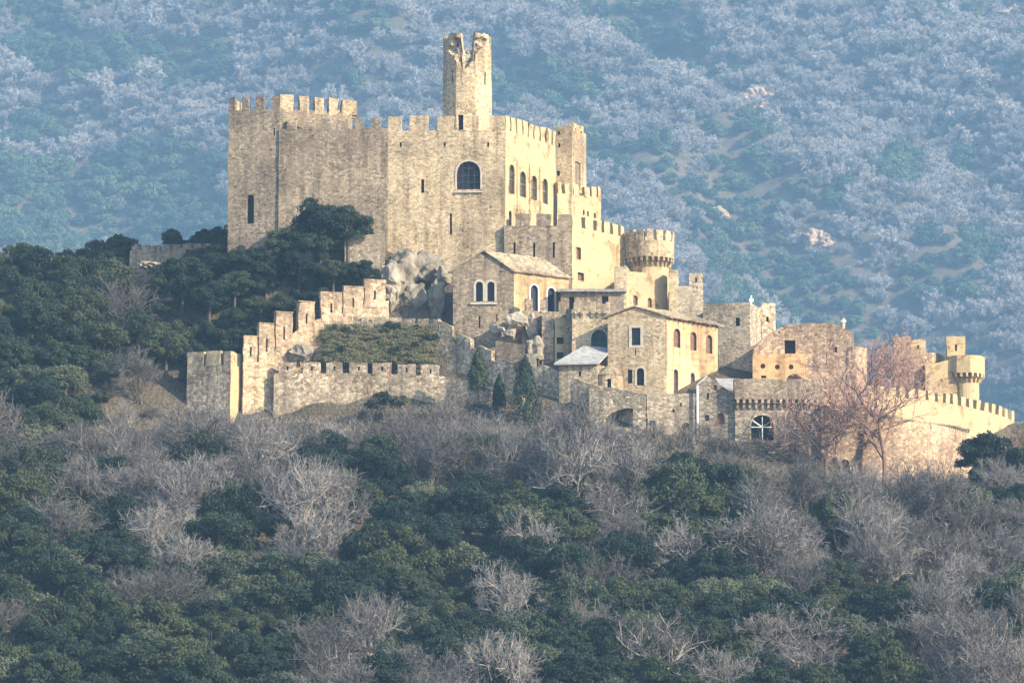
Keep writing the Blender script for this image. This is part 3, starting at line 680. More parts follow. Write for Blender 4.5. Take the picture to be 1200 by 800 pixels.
# --- wall_run: a long wall following a polyline, tops as the photo shows
def wall_run(name, label, pts, mat, th=1.1, merl=None, zdrop=None, rough=.12, cap=False, hole=False, base_py=None, hgt=1.4, cat='wall'):
    C = [W(*p) for p in pts]; zb = gz(C) if base_py is None else min(W(p[0], base_py, p[2]).z for p in pts)
    c = sum(C, Vector())/len(C); T = Thing(name, label, cat, (c.x, c.y, zb)); V = []; F = []; fr = []; bk = []
    for i, p in enumerate(C):
        t = (C[min(i+1, len(C)-1)]-C[max(i-1, 0)]); t.z = 0; t.normalize(); nn = Vector((-t.y, t.x, 0))
        if nn.y < 0: nn = -nn
        fr.append(p); bk.append(p+nn*th)
    V, F = ribbon(fr, bk, zb, rough); V, F = tri(V, F); wl = T.part('wall', V, F, mat); T.C = C
    if merl:
        for m in merl:
            l, r = m[0], m[1]
            for i in range(len(C)-1):
                if pts[i][0] <= (l+r)/2 <= pts[i+1][0] or pts[i][0] >= (l+r)/2 >= pts[i+1][0]:
                    A, B = C[i], C[i+1]; py = (pts[i][1]+pts[i+1][1])/2-6; P0 = hit(l, py, A, B); P1 = hit(r, py, A, B)
                    f0 = ((P0-A).to_2d().length)/((B-A).to_2d().length); f1 = ((P1-A).to_2d().length)/((B-A).to_2d().length)
                    za = A.z+(B.z-A.z)*min(1, f0); zz = A.z+(B.z-A.z)*min(1, f1); u, nn = face_frame(A, B)
                    if len(m) > 2: zt = hit((l+r)/2, m[2], A, B).z; merlon(T, P0, P1, min(za, zz)-.3, zt, nn, .8, mat, hole, slope=(m[3] if len(m) > 3 else 0), cap=cap)
                    else: merlon(T, P0, P1, min(za, zz)-.1, (za+zz)/2+hgt, nn, .7, mat, hole, cap=cap)
                    break
    return T, wl
# corner tower, lower left
T, wl, P, z = block('castle_tower', 'square corner tower at the lower left end of the walls, narrow right side sunlit', 'tower', [(270, -18), (219, -15), (224, -9), (286, -13)], 426.5, ST_RUB)
crenel(T, P[1], P[0], z, z+1.95, spans=[(219, 238), (242, 258.5), (262, 270)], mat=ST_KEEP, py=418)
crenel(T, P[0], P[3], z, z+1.95, spans=[(270.5, 278), (280, 285.5)], mat=ST_PALE, py=418, n=outn(P[0], P[3], T.c), hole=True)
crenel(T, P[1], P[2], z, z+1.95, pitch=2.6, mat=ST_KEEP, n=Vector((-1, 0, 0))); crenel(T, P[2], P[3], z, z+1.95, pitch=2.6, mat=ST_KEEP, n=Vector((0, 1, 0)))
V, F = prism([P[0]+Vector((.02, -.03, 0)), P[3]+Vector((0.02, -.12, 0)), P[3]+Vector((0, .4, 0)), P[0]+Vector((.03, .5, 0))], T.zb+2, z-.05, ja=.09); V, F = tri(V, F)
T.part('sun_toned_facing', V, F, ST_PALE)  # lighter stone slab; sun on this narrow side is partly painted in
finish(T, wl)
# climbing wall
T, wl = wall_run('castle_wall', 'warm toned wall climbing in steps to the keep rock with tall block merlons', [(285, 424, -15.5), (303, 424, -15), (322, 410, -14), (347, 388, -12.5), (372, 374, -11), (401, 367, -10), (428, 357, -9), (456, 352, -8)], ST_WARM,
    merl=[(286, 302, 394.5), (304, 321, 379.5), (323, 343, 365), (350, 369, 354.5), (376, 401, 343.5), (402.5, 425.5, 337), (427, 452, 329)], cap=True, hole=True, rough=.1)
for x, y in ((309, 443), (296, 461), (287, 471), (325, 420)): opening(T, T.C[0], T.C[2], x-1.3, x+1.3, y-3, y+3, pane=DARK, name='arrow_slit', depth=1.4) if False else None
# terrace wall above the ivy
T, wl = wall_run('castle_wall', 'low grey terrace wall above the ivy covered bank under the keep rock', [(386, 380, -9.5), (420, 377, -9.5), (470, 377.5, -10), (514, 380, -10.5)], ST_GREY,
    merl=[(384, 400), (404, 420), (424, 432), (436, 452), (456, 470), (474, 486), (490, 502)], hgt=.75)
# lower curtain
T, wl = wall_run('castle_wall', 'long pale rubble curtain wall with square merlons below the ivy bank', [(321, 437, -15.6), (380, 437, -15.2), (450, 437.5, -15), (522, 441, -15.5), (548, 447, -17), (575, 455, -19.2), (612, 462, -21.5)], ST_RUB,
    merl=[(327, 347), (355, 376), (382, 402), (410, 431), (437, 459), (466, 487), (494, 515)], hole=True, hgt=1.6, rough=.15)
# stepped parapet going down to the right
T, wl = wall_run('castle_wall', 'rubble wall descending to the right with slanted slab merlons behind the cypresses', [(505, 385, -10.5), (530, 396, -12), (556, 409, -14), (580, 424, -16), (603, 437, -18), (636, 428, -20), (697, 451, -24), (730, 457, -26), (758, 462, -28)], ST_RUB,
    merl=[(504, 513, 373), (514, 530, 376, -.9), (535, 552, 390, -.9), (559, 576, 403, -.9), (583, 600, 417, -.9)], rough=.2)
# low ruined walls behind the cypresses
T, wl, P, z = block('ruined_wall', 'dark low ruined wall with pale coping between boulders and cypresses', 'wall', [(581, -15), (616, -16), (616, -13), (581, -12)], 402, ST_BROWN, tops=[399, 404, 404, 399], rough=.1)
T, wl, P, z = block('ruined_wall', 'short broken wall end right above the tallest cypress', 'wall', [(615, -19), (632, -19.5), (632, -16), (617, -16)], 414, ST_GREY, rough=.2)
opening(T, P[0], P[1], 628, 631.5, 420, 436, pane=DARK, name='gap', depth=.6); finish(T, wl)
# base shelf wall
T, wl = wall_run('retaining_wall', 'low dark retaining wall at the foot of the corner tower', [(270, 507, -21), (315, 508, -21), (358, 506, -20.5)], ST_GREY, rough=.1)
# lower retaining wall with arches
T, wl, P, z = block('retaining_wall', 'tall grey retaining wall below the large house with arched doorways', 'wall', [(758, -29), (818, -29), (818, -22), (740, -22)], 461, ST_GREY)
opening(T, P[0], P[1], 761.5, 768, 492, 512, 'arch', pane=DARK, name='doorway', depth=1); opening(T, P[0], P[1], 799, 809, 495, 514, 'arch', pane=SHUT, name='doorway', depth=.6)
opening(T, P[0], P[1], 754+3, 755+4, 490, 502, pane=DARK, name='arrow_slit'); opening(T, P[0], P[1], 788, 790.5, 479, 483, pane=DARK, name='arrow_slit'); opening(T, P[0], P[1], 797, 799, 472, 476, pane=DARK, name='arrow_slit')
finish(T, wl)
T, wl, P, z = block('retaining_wall', 'rubble wall with a wide dark half arch left of the tall grey retaining wall', 'wall', [(690, -26.5), (757, -29.2), (757, -24), (690, -22)], 462, ST_RUB, tops=[455, 464, 464, 455])
# wide half arch
A, B = P[0], P[1]; u, nn = face_frame(A, B); pts = []
for (x, y) in ((707, 500), (742, 500.5), (742, 478), (733, 478), (724, 480.5), (715, 485), (708, 491)): pts.append(hit(x, y, A, B))
m = len(pts); V = [p+nn*.8 for p in pts]+[p-nn*2.2 for p in pts]; F = [tuple(range(m)), tuple(reversed(range(m, 2*m)))]+[(k, (k+1) % m, m+(k+1) % m, m+k) for k in range(m)]; T.cut.append((V, F))
V = [p-nn*2.1 for p in pts]+[p-nn*2.15 for p in pts]; T.part('archway', V, F, DARK); finish(T, wl)
# downpipe
p = W(817.5, 452, -29.6); V = []; F = []; zz = zat(817.5, 518, -29.6); boxf(V, F, (p.x-.13, p.y-.1, zz), Vector((.26, 0, 0)), Vector((0, .2, 0)), Vector((0, 0, p.z-zz)))
pp = p; d_ = W(829, 441, -29.6)-p; boxf(V, F, (p.x-.13, p.y-.1, p.z), d_, Vector((0, .2, 0)), Vector((.1, 0, .2)))
tag(mesh_obj('drainpipe', V, F, WHITE, origin=(p.x, p.y, zz)), 'white downpipe running down the joint between the retaining wall and the gabled ruin', 'pipe')
# gabled ruin
T, wl, P, z = block('ruined_building', 'grey gabled ruin wall with small blocked openings right of the white downpipe', 'ruin', [(818.3, -29.3), (829, -29.5), (861, -30), (861, -20), (829, -20), (818, -20)], 452, ST_GREY, tops=[452, 440.5, 462, 462, 440.5, 452])
for (l, r, t, b, k) in ((828, 831, 460, 468, 'arch'), (826, 831, 486, 493, 'rect'), (840, 849, 484, 497, 'arch'), (836, 840, 451, 457, 'rect')): opening(T, P[1], P[2], l, r, t, b, k, pane=SHUT, depth=.4)
finish(T, wl)
V = [W(838, 443, -19), W(867, 443.5, -19), W(867, 455, -25), W(846, 454, -25)]; V += [v+Vector((0, 0, -.3)) for v in V]
T.part('roof', V, [(0, 1, 2, 3), (7, 6, 5, 4), (0, 4, 5, 1), (1, 5, 6, 2), (2, 6, 7, 3), (3, 7, 4, 0)], ROOFW)
# machicolated long front wall
T, wl, P, z = block('castle_wall', 'long lower wall with a row of dark corbels above a fan barred round arch', 'wall', [(861, -30.5), (962, -30), (962, -22), (861, -22)], 468, ST_GREY)
opening(T, P[0], P[1], 880, 907, 486, 516, 'arch', frame=ST_KEEP, pane=DARK, depth=1.0, name='arched_window', fw=.25)
V = []; F = []; c0 = hit(893.5, 500, P[0], P[1])+Vector((0, .2, 0))
for a in (0, 35, 90, 145, 180):
    e = Vector((math.cos(R(a)), 0, math.sin(R(a))))*1.62; boxf(V, F, c0+Vector((-.05, 0, -.05)), e, Vector((0, .1, 0)), Vector((.1, 0, .1)))
boxf(V, F, c0+Vector((-.06, 0, -1.8)), Vector((0, 0, 1.8)), Vector((0, .1, 0)), Vector((.13, 0, 0)))
T.part('fan_bars', V, F, WHITE)
opening(T, P[0], P[1], 941, 950, 492, 506, 'arch', pane=SHUT, depth=.4, name='doorway')
zk = z; V, F = prism([Vector((P[0].x-.1, P[0].y-.75, 0)), Vector((P[1].x, P[1].y-.75, 0)), Vector((P[1].x, P[1].y+2, 0)), Vector((P[0].x-.1, P[0].y+2, 0))], z-.02, zat(861, 444, -30.8), rough=.12); V, F = tri(V, F); T.part('parapet', V, F, ST_BROWN)
corbels(T, [(hit(x, 470, P[0], P[1]), Vector((0, -1, 0))) for x in np.arange(864.5, 960, 7.2)], z, 1.25, .74, ST_KEEP, .36)
finish(T, wl)
# --- towers behind the large house
T, wl, P, z = block('castle_tower', 'small broken tower with a raised right corner behind the large house', 'tower', [(794, 2), (824, 2.5), (823, 8), (795, 8)], 335, ST_GREY)
merlon(T, hit(808, 327, P[0], P[1]), hit(823.5, 327, P[0], P[1]), z, zat(816, 319, 2.3), Vector((0, -1, 0)), 1.6, ST_GREY, hole=True)
merlon(T, hit(794, 327, P[0], P[1])-Vector((1.2, 0, 0)), hit(794.5, 327, P[0], P[1]), z-4, zat(790, 316, 2), Vector((0, -1, 0)), 1.8, ST_KEEP)
T, wl, P, z = block('castle_tower', 'broad grey ruined tower with a pale sunlit corner strip, left of the roofless ruin', 'tower', [(879, -6), (824, -5), (828, 6), (892, -1)], 355, ST_GREY, rough=.25)
V = []; F = []; p = W(880.5, 346, -5.5); boxf(V, F, (p.x-.09, p.y, z-.3), Vector((.18, 0, 0)), Vector((0, .18, 0)), Vector((0, 0, p.z-z+.3))); boxf(V, F, (p.x-.3, p.y-.02, z+.25), Vector((.6, 0, 0)), Vector((0, .2, 0)), Vector((0, 0, .45))); T.part('finial', V, F, WHITE)
opening(T, P[1], P[0], 862, 867, 372, 382, pane=DARK, depth=.5); finish(T, wl)
T, wl, P, z = block('castle_tower', 'rear half of the ruined tower, pale edged block to the right of its sunlit corner', 'tower', [(892, -1.2), (908.5, -1), (908, 6), (892, 6)], 355, ST_RUB, rough=.15)
opening(T, P[0], P[1], 898, 901, 371, 377, pane=DARK, depth=.4); finish(T, wl)
T, wl, P, z = block('castle_wall', 'dark shaded wall in the narrow gap between the large house and the roofless ruin', 'wall', [(842, -10), (886, -11), (886, -7), (842, -6)], 405, ST_GREY, tops=[408, 405, 405, 408], rough=.1)
# --- roofless ruin
T, wl, P, z = block('ruined_building', 'roofless reddish ruin with a square window hole and ochre plastered band with three round holes', 'ruin', [(883, -16), (897, -16), (912, -16), (938, -16.3), (975, -17), (1000, -17.5), (1000, -10), (883, -8)], 396, ST_PINK,
    tops=[408, 394, 384, 379, 378, 392, 393, 406], rough=.45)
A, B = P[0], P[5]
opening(T, A, B, 919, 932, 398, 415, pane=DARK, depth=1.4); opening(T, A, B, 976, 981, 407, 413, pane=DARK, depth=.6)
u, nn = face_frame(A, B)
V, F = prism([hit(882, 430, A, B)+nn*.15, hit(943, 430, A, B)+nn*.15, hit(943, 430, A, B)-nn*.3, hit(882, 430, A, B)-nn*.3], T.zb+2, zat(883, 415, -16), ja=.03); V, F = tri(V, F); band = T.part('plaster_band', V, F, OCHRE)
k0 = len(T.cut)
for x, y in ((894, 429), (911, 430), (927, 430)):
    c = hit(x, y, A, B); V = []; F = []; r_ = .36
    for d in (.5, -.35):
        for k in range(12): V.append(c+nn*d+u*(r_*math.cos(k*PI/6))+Vector((0, 0, r_*math.sin(k*PI/6))))
    F = [tuple(range(12)), tuple(reversed(range(12, 24)))]+[(k, (k+1) % 12, 12+(k+1) % 12, 12+k) for k in range(12)]; T.cut.append((V, F))
    T.part('round_window', [c-nn*.32+u*(r_*math.cos(k*PI/6))+Vector((0, 0, r_*math.sin(k*PI/6))) for k in range(12)], [tuple(range(12))], SHUT)
opening(T, A, B, 921, 940, 438, 450, 'arch', pane=SHUT, depth=.4, frame=ST_PINK, fw=.15); opening(T, A, B, 892, 898, 440, 443, pane=DARK, depth=.35)
boolcut(band, T.cut[k0:]); finish(T, wl)
V = []; F = []; p = W(988, 392, -15); T2 = Thing('chimney', 'slim pale chimney rising above the right end of the reddish ruin', 'chimney', (p.x, p.y, p.z-1))
cyl(T2, 'stack', p.x, p.y, .36, p.z-1, zat(988, 373, -15), ST_PALE, n=12, r1=.30, ja=.02); cyl(T2, 'cap', p.x, p.y, .42, zat(988, 377.5, -15), zat(988, 375.5, -15), WHITE, n=12, ja=.02)
tx = W(1001, 430, -16).x; T = Thing('round_tower', 'reddish half ruined round tower at right end of the roofless ruin, bare tree before it', 'tower', (tx, 684, zat(1001, 470, -16)))
wl = cyl(T, 'wall', tx, 684, 1.75, ground(tx, 684)-3, zat(1001, 407, -17), ST_PINK, n=28, ja=.2); slit_round(T, tx, 684, 1.75, 998.5, 449, 466, 2.2); finish(T, wl)
T, wl, P, z = block('castle_wall', 'sunlit reddish wall stretch between the round ruin tower and the bare red tree', 'wall', [(950, -21), (1062, -20), (1062, -15), (950, -16)], 458, ST_PINK, rough=.3)
opening(T, P[0], P[1], 1000, 1004, 470, 482, pane=DARK, depth=.4); finish(T, wl)
# --- far right
T, wl, P, z = block('castle_tower', 'broad reddish ruined tower rising behind the bare tree at the right', 'tower', [(1047, -4), (1092, -4), (1108, 0), (1104, 6), (1048, 6)], 413, ST_PINK, rough=.4)
merlon(T, hit(1047.5, 400, P[0], P[1]), hit(1067, 400, P[0], P[1]), z, zat(1057, 393, -4), Vector((0, -1, 0)), 2, ST_PINK)
merlon(T, hit(1067.5, 405, P[0], P[1])+Vector((0, .4, 0)), hit(1085, 405, P[0], P[1])+Vector((0, .4, 0)), z, zat(1076, 398.5, -4), Vector((0, -1, 0)), 1.8, ST_PALE, hole=True)
T, wl, P, z = block('castle_wall', 'pale ruined wall stump filling the space left of the far right turret', 'wall', [(1084, -5), (1121, -4.5), (1121, 2), (1084, 1)], 424, ST_PALE, rough=.4, tops=[428, 420, 420, 428])
yx = W(1131, 430, -3).x; yy = 697.0; T = Thing('turret', 'pale turret with raised left block and ring of dark corbels at the far right', 'turret', (yx, yy, zat(1131, 470, -3)))
r0 = 16*.12; r1 = 23*.12; zk = zat(1131, 437, -5); wl = cyl(T, 'drum', yx, yy, r0, ground(yx, yy)-3, zk+.1, ST_PALE, n=24)
cyl(T, 'parapet', yx, yy, r1, zk, zat(1131, 416, -5.4), ST_PALE, n=9)
corbels(T, [(Vector((yx+(r0-.05)*math.cos(a), yy+(r0-.05)*math.sin(a), 0)), Vector((math.cos(a), math.sin(a), 0))) for a in [2*PI*k/20 for k in range(20)]], zk, 1.2, r1-r0+.02, ST_KEEP, .28)
P0 = Vector((yx-r1+.12, yy-.9, 0)); merlon(T, P0, P0+Vector((2.6, 0, 0)), zat(1120, 417, -5), zat(1120, 394, -4.5), Vector((0, -1, 0)), 2.2, ST_PALE, hole=True)
# curved right curtain
cur = [(1012, 463, -25.5), (1040, 464, -24), (1060, 466, -23), (1085, 468.5, -20), (1110, 472, -16.5), (1135, 477, -12), (1160, 483, -7), (1178, 489, -3), (1190, 494, 1)]
T, wl = wall_run('castle_wall', 'curved sunlit curtain wall with many narrow merlons at the far right of the castle', cur, ST_PALE,
    merl=[(1016, 1024), (1029, 1037), (1042, 1050), (1053, 1060), (1064, 1072), (1076, 1084), (1088, 1095), (1099, 1105), (1108, 1113), (1117, 1122), (1126, 1131), (1135, 1140), (1144, 1149), (1153, 1158), (1162, 1166.5), (1170, 1174), (1178, 1181), (1185, 1188.5)], hgt=1.35, rough=.05)
# dentil band
C = [W(x, y+30, d) for x, y, d in cur[:6]]
for i in range(len(C)-1):
    A, B = C[i], C[i+1]; u, nn = face_frame(A, B); L = (B-A).to_2d().length; k = int(L/.55)
    V = []; F = []
    for q in range(k):
        p = A.lerp(B, (q+.5)/k); boxf(V, F, p+nn*.02, u*.26, Vector((0, 0, .35)), nn*.22)
    boxf(V, F, A+nn*.01+Vector((0, 0, .36)), B-A, Vector((0, 0, .18)), nn*.3)
    T.part('dentil_course', V, F, ST_GREY)
T, wl, P, z = block('retaining_wall', 'reddish lower wall with an arched red door under the bare trees at the right', 'wall', [(962.3, -31), (1030, -31.6), (1055, -31.2), (1078, -29.8), (1100, -27.2), (1122, -23.8), (1140, -20), (1152, -16), (1100, -13), (962, -22)], 478, ST_PINK, rough=.1, tops=[474, 484, 489, 493, 498, 504, 511, 518, 510, 474])
opening(T, P[0], P[1], 985, 996, 538, 566, 'arch', pane=SHUT, depth=.4, frame=ST_RUB, name='door', fw=.2)
p = hit(1010, 510, P[0], P[1])-Vector((0, .25, 0)); V = []; F = []; boxf(V, F, (p.x-.1, p.y, zat(1010, 556, -31)), Vector((.2, 0, 0)), Vector((0, .2, 0)), Vector((0, 0, 5.6))); T.part('drainpipe', V, F, SHUT)
finish(T, wl)
p = W(1100.5, 570, -36); V = []; F = []; boxf(V, F, (p.x-.55, p.y, p.z-.4), Vector((1.1, 0, 0)), Vector((0, .05, 0)), Vector((0, 0, .8)))
gz_ = ground(p.x, p.y); Ts = Thing('white_sign', 'small blank white board below the curved wall at the right', 'sign', (p.x, p.y, gz_)); Ts.part('board', V, F, WHITE)
for s_ in (-.4, .35):
    V = []; F = []; boxf(V, F, (p.x+s_, p.y+.06, gz_-.3), Vector((.06, 0, 0)), Vector((0, .06, 0)), Vector((0, 0, p.z-gz_+.5))); Ts.part('post', V, F, WOODD)
# dark outbuilding left of the keep rock
T, wl, P, z = block('outbuilding', 'small dark shaded outbuilding in the trees against the foot of the hall', 'building', [(404, -3), (451, -3.2), (451, .5), (404, .5)], 272, ST_GREY, tops=[274, 270, 270, 274])
V = []; F = []; p = W(436, 271, -1.5); boxf(V, F, (p.x-.33, p.y, p.z-1), Vector((.66, 0, 0)), Vector((0, .7, 0)), Vector((0, 0, 3.9))); T.part('chimney', V, F, ST_BROWN)
# lone wall far left
T, wl = wall_run('castle_wall', 'low crenellated wall running left from the keep above the dark oaks', [(152, 293, 14), (190, 292, 12), (230, 291, 10), (268, 290, 8)], ST_BROWN, merl=[(x, x+9) for x in range(154, 262, 12)], hgt=.7)
# ------------------------------------------------------------------ rocks
def rock(px, py, d, sx, sz, seed, label, sy=None, mat=ROCK):
    p = W(px, py, d); bm = bmesh.new(); sy = sy or sx; rg = random.Random(int(seed*100))
    for b_ in range(5 if sx > 1.6 else 2):
        c = Vector((rg.uniform(-.42, .42), rg.uniform(-.3, .3), rg.uniform(-.5, .3))) if b_ else Vector(); k = 1 if b_ == 0 else rg.uniform(.55, .85); vs = []
        for i in range(20):
            v = Vector((rg.gauss(0, 1), rg.gauss(0, 1), rg.gauss(0, 1))).normalized()*rg.uniform(.85, 1.1)*k+c
            vs.append(bm.verts.new((v.x*sx, v.y*sy, v.z*sz)))
        bmesh.ops.convex_hull(bm, input=vs, use_existing_faces=False)
    loose = [v for v in bm.verts if not v.link_faces]; bmesh.ops.delete(bm, geom=loose, context='VERTS')
    bmesh.ops.subdivide_edges(bm, edges=bm.edges[:], cuts=5, use_grid_fill=True)
    for v in bm.verts:
        q = v.co*.9+Vector((seed*3, seed, 1)); v.co += Vector((noise.noise(q), noise.noise(q+Vector((9, 2, 4))), noise.noise(q*1.1+Vector((1, 8, 3)))))*.42 + Vector((noise.noise(q*3), noise.noise(q*3.3), noise.noise(q*2.9)))*.16
    bmesh.ops.recalc_face_normals(bm, faces=bm.faces[:])
    me = bpy.data.meshes.new('rock'); bm.to_mesh(me); bm.free(); me.materials.append(mat)
    o = bpy.data.objects.new('rock', me); COL.objects.link(o); o.location = p; o.rotation_euler.z = seed
    tag(o, label, 'rock', 'rock outcrop under the keep')
rock(470, 318, -2.0, 2.7, 3.6, 1.0, 'broad pale rock face directly under the left edge of the great hall', 3)
rock(500, 312, -1.2, 2.2, 2.3, 2.3, 'pale rock shoulder under the arrow slit of the great hall front', 2.4)
rock(460, 335, -5, 2.0, 3.6, 5.1, 'lower left rock beside the topmost block merlon', 2)
rock(488, 352, -3, 2.3, 2.5, 3.4, 'shadowed rock hollow between the two pale rock faces', 1.6)
rock(512, 350, -5.5, 1.35, 3.6, 4.2, 'tall pale rock pillar touching the left wall of the chapel', 1.8)
rock(519, 322, -3.8, 1.3, 2.0, 6.6, 'upper rock knob left of the chapel gable', 1.8)
rock(604, 376, -12.6, 1.9, 1.3, 7.2, 'rounded boulder at the right foot of the chapel')
rock(583, 387, -14, 1.2, .9, 8.3, 'small white boulder below the chapel arrow slits')
rock(595, 392, -14.5, 1.3, .8, 9.1, 'flat pale boulder below the rounded chapel boulder')
rock(624, 385, -12.6, 1.0, 2.3, 10.4, 'upright dark boulder left of the narrow buttress')
rock(627, 408, -15.2, 1.5, 1.8, 11.2, 'brownish rock mass under the narrow buttress')
rock(353, 412, -13.6, 2.0, 1.2, 12.7, 'white rock showing in the climbing wall left of the ivy', 1.2)
rock(176, 311, 9, 3.0, .5, 13.7, 'white rock strip under the lone crenellated wall at the left', 1.5)
# ------------------------------------------------------------------ tree prototypes
def quads_mesh(name, C, U, Vv, mat):
    n = len(C); co_ = np.empty((n, 4, 3)); co_[:, 0] = C-U-Vv; co_[:, 1] = C+U-Vv; co_[:, 2] = C+U+Vv; co_[:, 3] = C-U+Vv
    me = bpy.data.meshes.new(name); me.vertices.add(n*4); me.vertices.foreach_set('co', co_.ravel())
    me.loops.add(n*4); me.loops.foreach_set('vertex_index', np.arange(n*4)); me.polygons.add(n)
    me.polygons.foreach_set('loop_start', np.arange(0, n*4, 4)); me.polygons.foreach_set('loop_total', np.full(n, 4))
    me.materials.append(mat); me.update(); me.validate(); return me
def rand_unit(n):
    v = np.random.normal(size=(n, 3)); return v/np.linalg.norm(v, axis=1)[:, None]
def leaves(C, N, size, mat, name, tilt=.9):
    n = len(C); a = rand_unit(n)*tilt+N; a /= np.linalg.norm(a, axis=1)[:, None]
    u = np.cross(a, rand_unit(n)); u /= np.linalg.norm(u, axis=1)[:, None]; v = np.cross(a, u)
    s = size*np.random.uniform(.6, 1.3, (n, 1)); return quads_mesh(name, C, u*s, v*s*np.random.uniform(.5, .9, (n, 1)), mat)
def crown_mesh(seed, r=4.0, h=5.5, base_h=2.2, blobs=26, per=150, leaf=.17, mat=EVG, clump=.33):
    np.random.seed(seed); Cs = []; Ns = []
    for b in range(blobs):
        while True:
            q = np.random.uniform(-1, 1, 3)
            if .35 < np.linalg.norm(q) < .95 and (q[2] > -.75): break
        ctr = np.array([q[0]*r*.85, q[1]*r*.85, base_h+h/2+q[2]*h/2*.85])*1.0
        br = r*clump*np.random.uniform(.7, 1.25); d = rand_unit(per); d[:, 2] = np.where(d[:, 2] < -.35, -d[:, 2], d[:, 2])
        rr = br*np.random.uniform(.72, 1.08, (per, 1)); rag = 1+.25*np.sin(d[:, :1]*7+b)*np.cos(d[:, 1:2]*6)
        Cs.append(ctr+d*rr*rag*np.array([1, 1, .78])); Ns.append(d)
    return leaves(np.vstack(Cs), np.vstack(Ns), leaf, mat, 'crown')
def tube(V, F, pts, rads, k=5):
    s = len(V)
    for i, (p, r) in enumerate(zip(pts, rads)):
        t = (pts[min(i+1, len(pts)-1)]-pts[max(i-1, 0)]).normalized(); a = t.orthogonal().normalized(); b = t.cross(a)
        for q in range(k): V.append(p+a*r*math.cos(2*PI*q/k)+b*r*math.sin(2*PI*q/k))
    for i in range(len(pts)-1):
        for q in range(k): F.append((s+i*k+q, s+i*k+(q+1) % k, s+(i+1)*k+(q+1) % k, s+(i+1)*k+q))
def to_mesh(name, V, F, mat):
    me = bpy.data.meshes.new(name); me.from_pydata(V, [], F); me.materials.append(mat); me.update(); return me
def limb_tree(seed, H=9.0, spread=1.0, r0=.22, twig_mat=TWIG, bark=BARKP, tw=.016, levels=4, ntw=9, trunk_frac=.28, blen=1.0):
    random.seed(seed); V = []; F = []; C = []; U = []; Vw = []
    def grow(p, d, L, r, lev):
        pts = [p]; n = 5; q = p.copy(); dd = d.copy(); rads = [r]
        for i in range(n):
            dd = (dd+Vector((random.gauss(0, .13), random.gauss(0, .13), random.gauss(.03, .1)))).normalized(); q = q+dd*L/n; pts.append(q.copy()); rads.append(r*(1-.5*(i+1)/n))
        if lev < 3: tube(V, F, pts, rads, 5 if lev < 2 else 3)
        else: tube(V, F, [pts[0], pts[2], pts[5]], [rads[0], rads[2], rads[5]], 3)
        if lev >= levels-1:
            for k in range(ntw):
                t = random.random(); b = pts[min(n, int(t*n)+1)]; w_ = (dd*.8+Vector((random.gauss(0, .6), random.gauss(0, .6), random.gauss(.25, .5)))).normalized(); l_ = random.uniform(.35, .95)*blen
                C.append(b+w_*l_/2); U.append(w_*l_/2); s_ = w_.cross(Vector((random.gauss(0, 1), random.gauss(0, 1), random.gauss(0, 1)))).normalized(); Vw.append(s_*tw*random.uniform(.7, 1.4))
                for m_ in range(2):
                    b2 = b+w_*l_*random.uniform(.3, .9); w2 = (w_+Vector((random.gauss(0, .7), random.gauss(0, .7), random.gauss(.1, .6)))).normalized(); l2 = l_*.6
                    C.append(b2+w2*l2/2); U.append(w2*l2/2); Vw.append(w2.cross(Vector((random.gauss(0, 1), random.gauss(0, 1), random.gauss(0, 1)))).normalized()*tw)
            return
        nb = (5 if lev == 0 else 5 if lev == 1 else 4)
        for k in range(nb):
            t = .35+.65*(k+random.random()*.6)/nb if lev else .5+.5*(k+.3)/nb; t = min(.98, t); b = pts[int(t*n)].lerp(pts[min(n, int(t*n)+1)], t*n-int(t*n))
            az = k*2.4+random.uniform(-.5, .5); sp_ = (.75+.35*random.random())*spread
            a = dd.orthogonal().normalized(); side = Matrix.Rotation(az, 3, dd) @ a
            grow(b, (dd*(1-.25*sp_)+side*sp_+Vector((0, 0, .12))).normalized(), L*random.uniform(.55, .8)*(1.15 if lev == 0 else 1), max(.02, r*.55), lev+1)
    grow(Vector((0, 0, -1.2)), Vector((random.gauss(0, .06), random.gauss(0, .06), 1)), H*trunk_frac+1.2, r0, 0)
    # normalise height
    zmax = max(c.z for c in C); k = H/zmax
    V = [v*k for v in V]
    me1 = to_mesh('trunk', V, F, bark)
    me2 = quads_mesh('crown', np.array([c[:] for c in C])*k, np.array([c[:] for c in U])*k, np.array([c[:] for c in Vw])*(.5+.5*k), twig_mat)
    return me1, me2
def evg_trunk(seed):
    random.seed(seed); V = []; F = []
    tube(V, F, [Vector((0, 0, -1)), Vector((.1, 0, 1.4)), Vector((.25, .1, 3)), Vector((.2, .2, 5))], [.28, .2, .15, .06], 6)
    for k in range(6):
        a = k*1.05+random.random(); r_ = random.uniform(1.4, 2.6); tube(V, F, [Vector((.2, .05, 1.8+k*.35)), Vector((math.cos(a)*r_*.5, math.sin(a)*r_*.5, 3.0+k*.4)), Vector((math.cos(a)*r_, math.sin(a)*r_, 4.2+k*.35))], [.11, .08, .03], 4)
    return to_mesh('trunk', V, F, BARK)
EVP = [(evg_trunk(i), crown_mesh(100+i, r=random.uniform(3.5, 4.3), h=random.uniform(5, 6.3), base_h=1.2, blobs=52, per=400, clump=.21, leaf=.08)) for i in range(7)]
OLP = [(evg_trunk(20+i), crown_mesh(140+i, r=3.6, h=4.8, base_h=1.0, blobs=46, per=260, mat=OLIV, leaf=.082, clump=.24)) for i in range(3)]
BRP = [limb_tree(200+i, H=8.8, spread=.85+.07*(i % 4), bark=(BARKP if i % 2 else BARK), tw=.0135, levels=4, ntw=14) for i in range(8)]
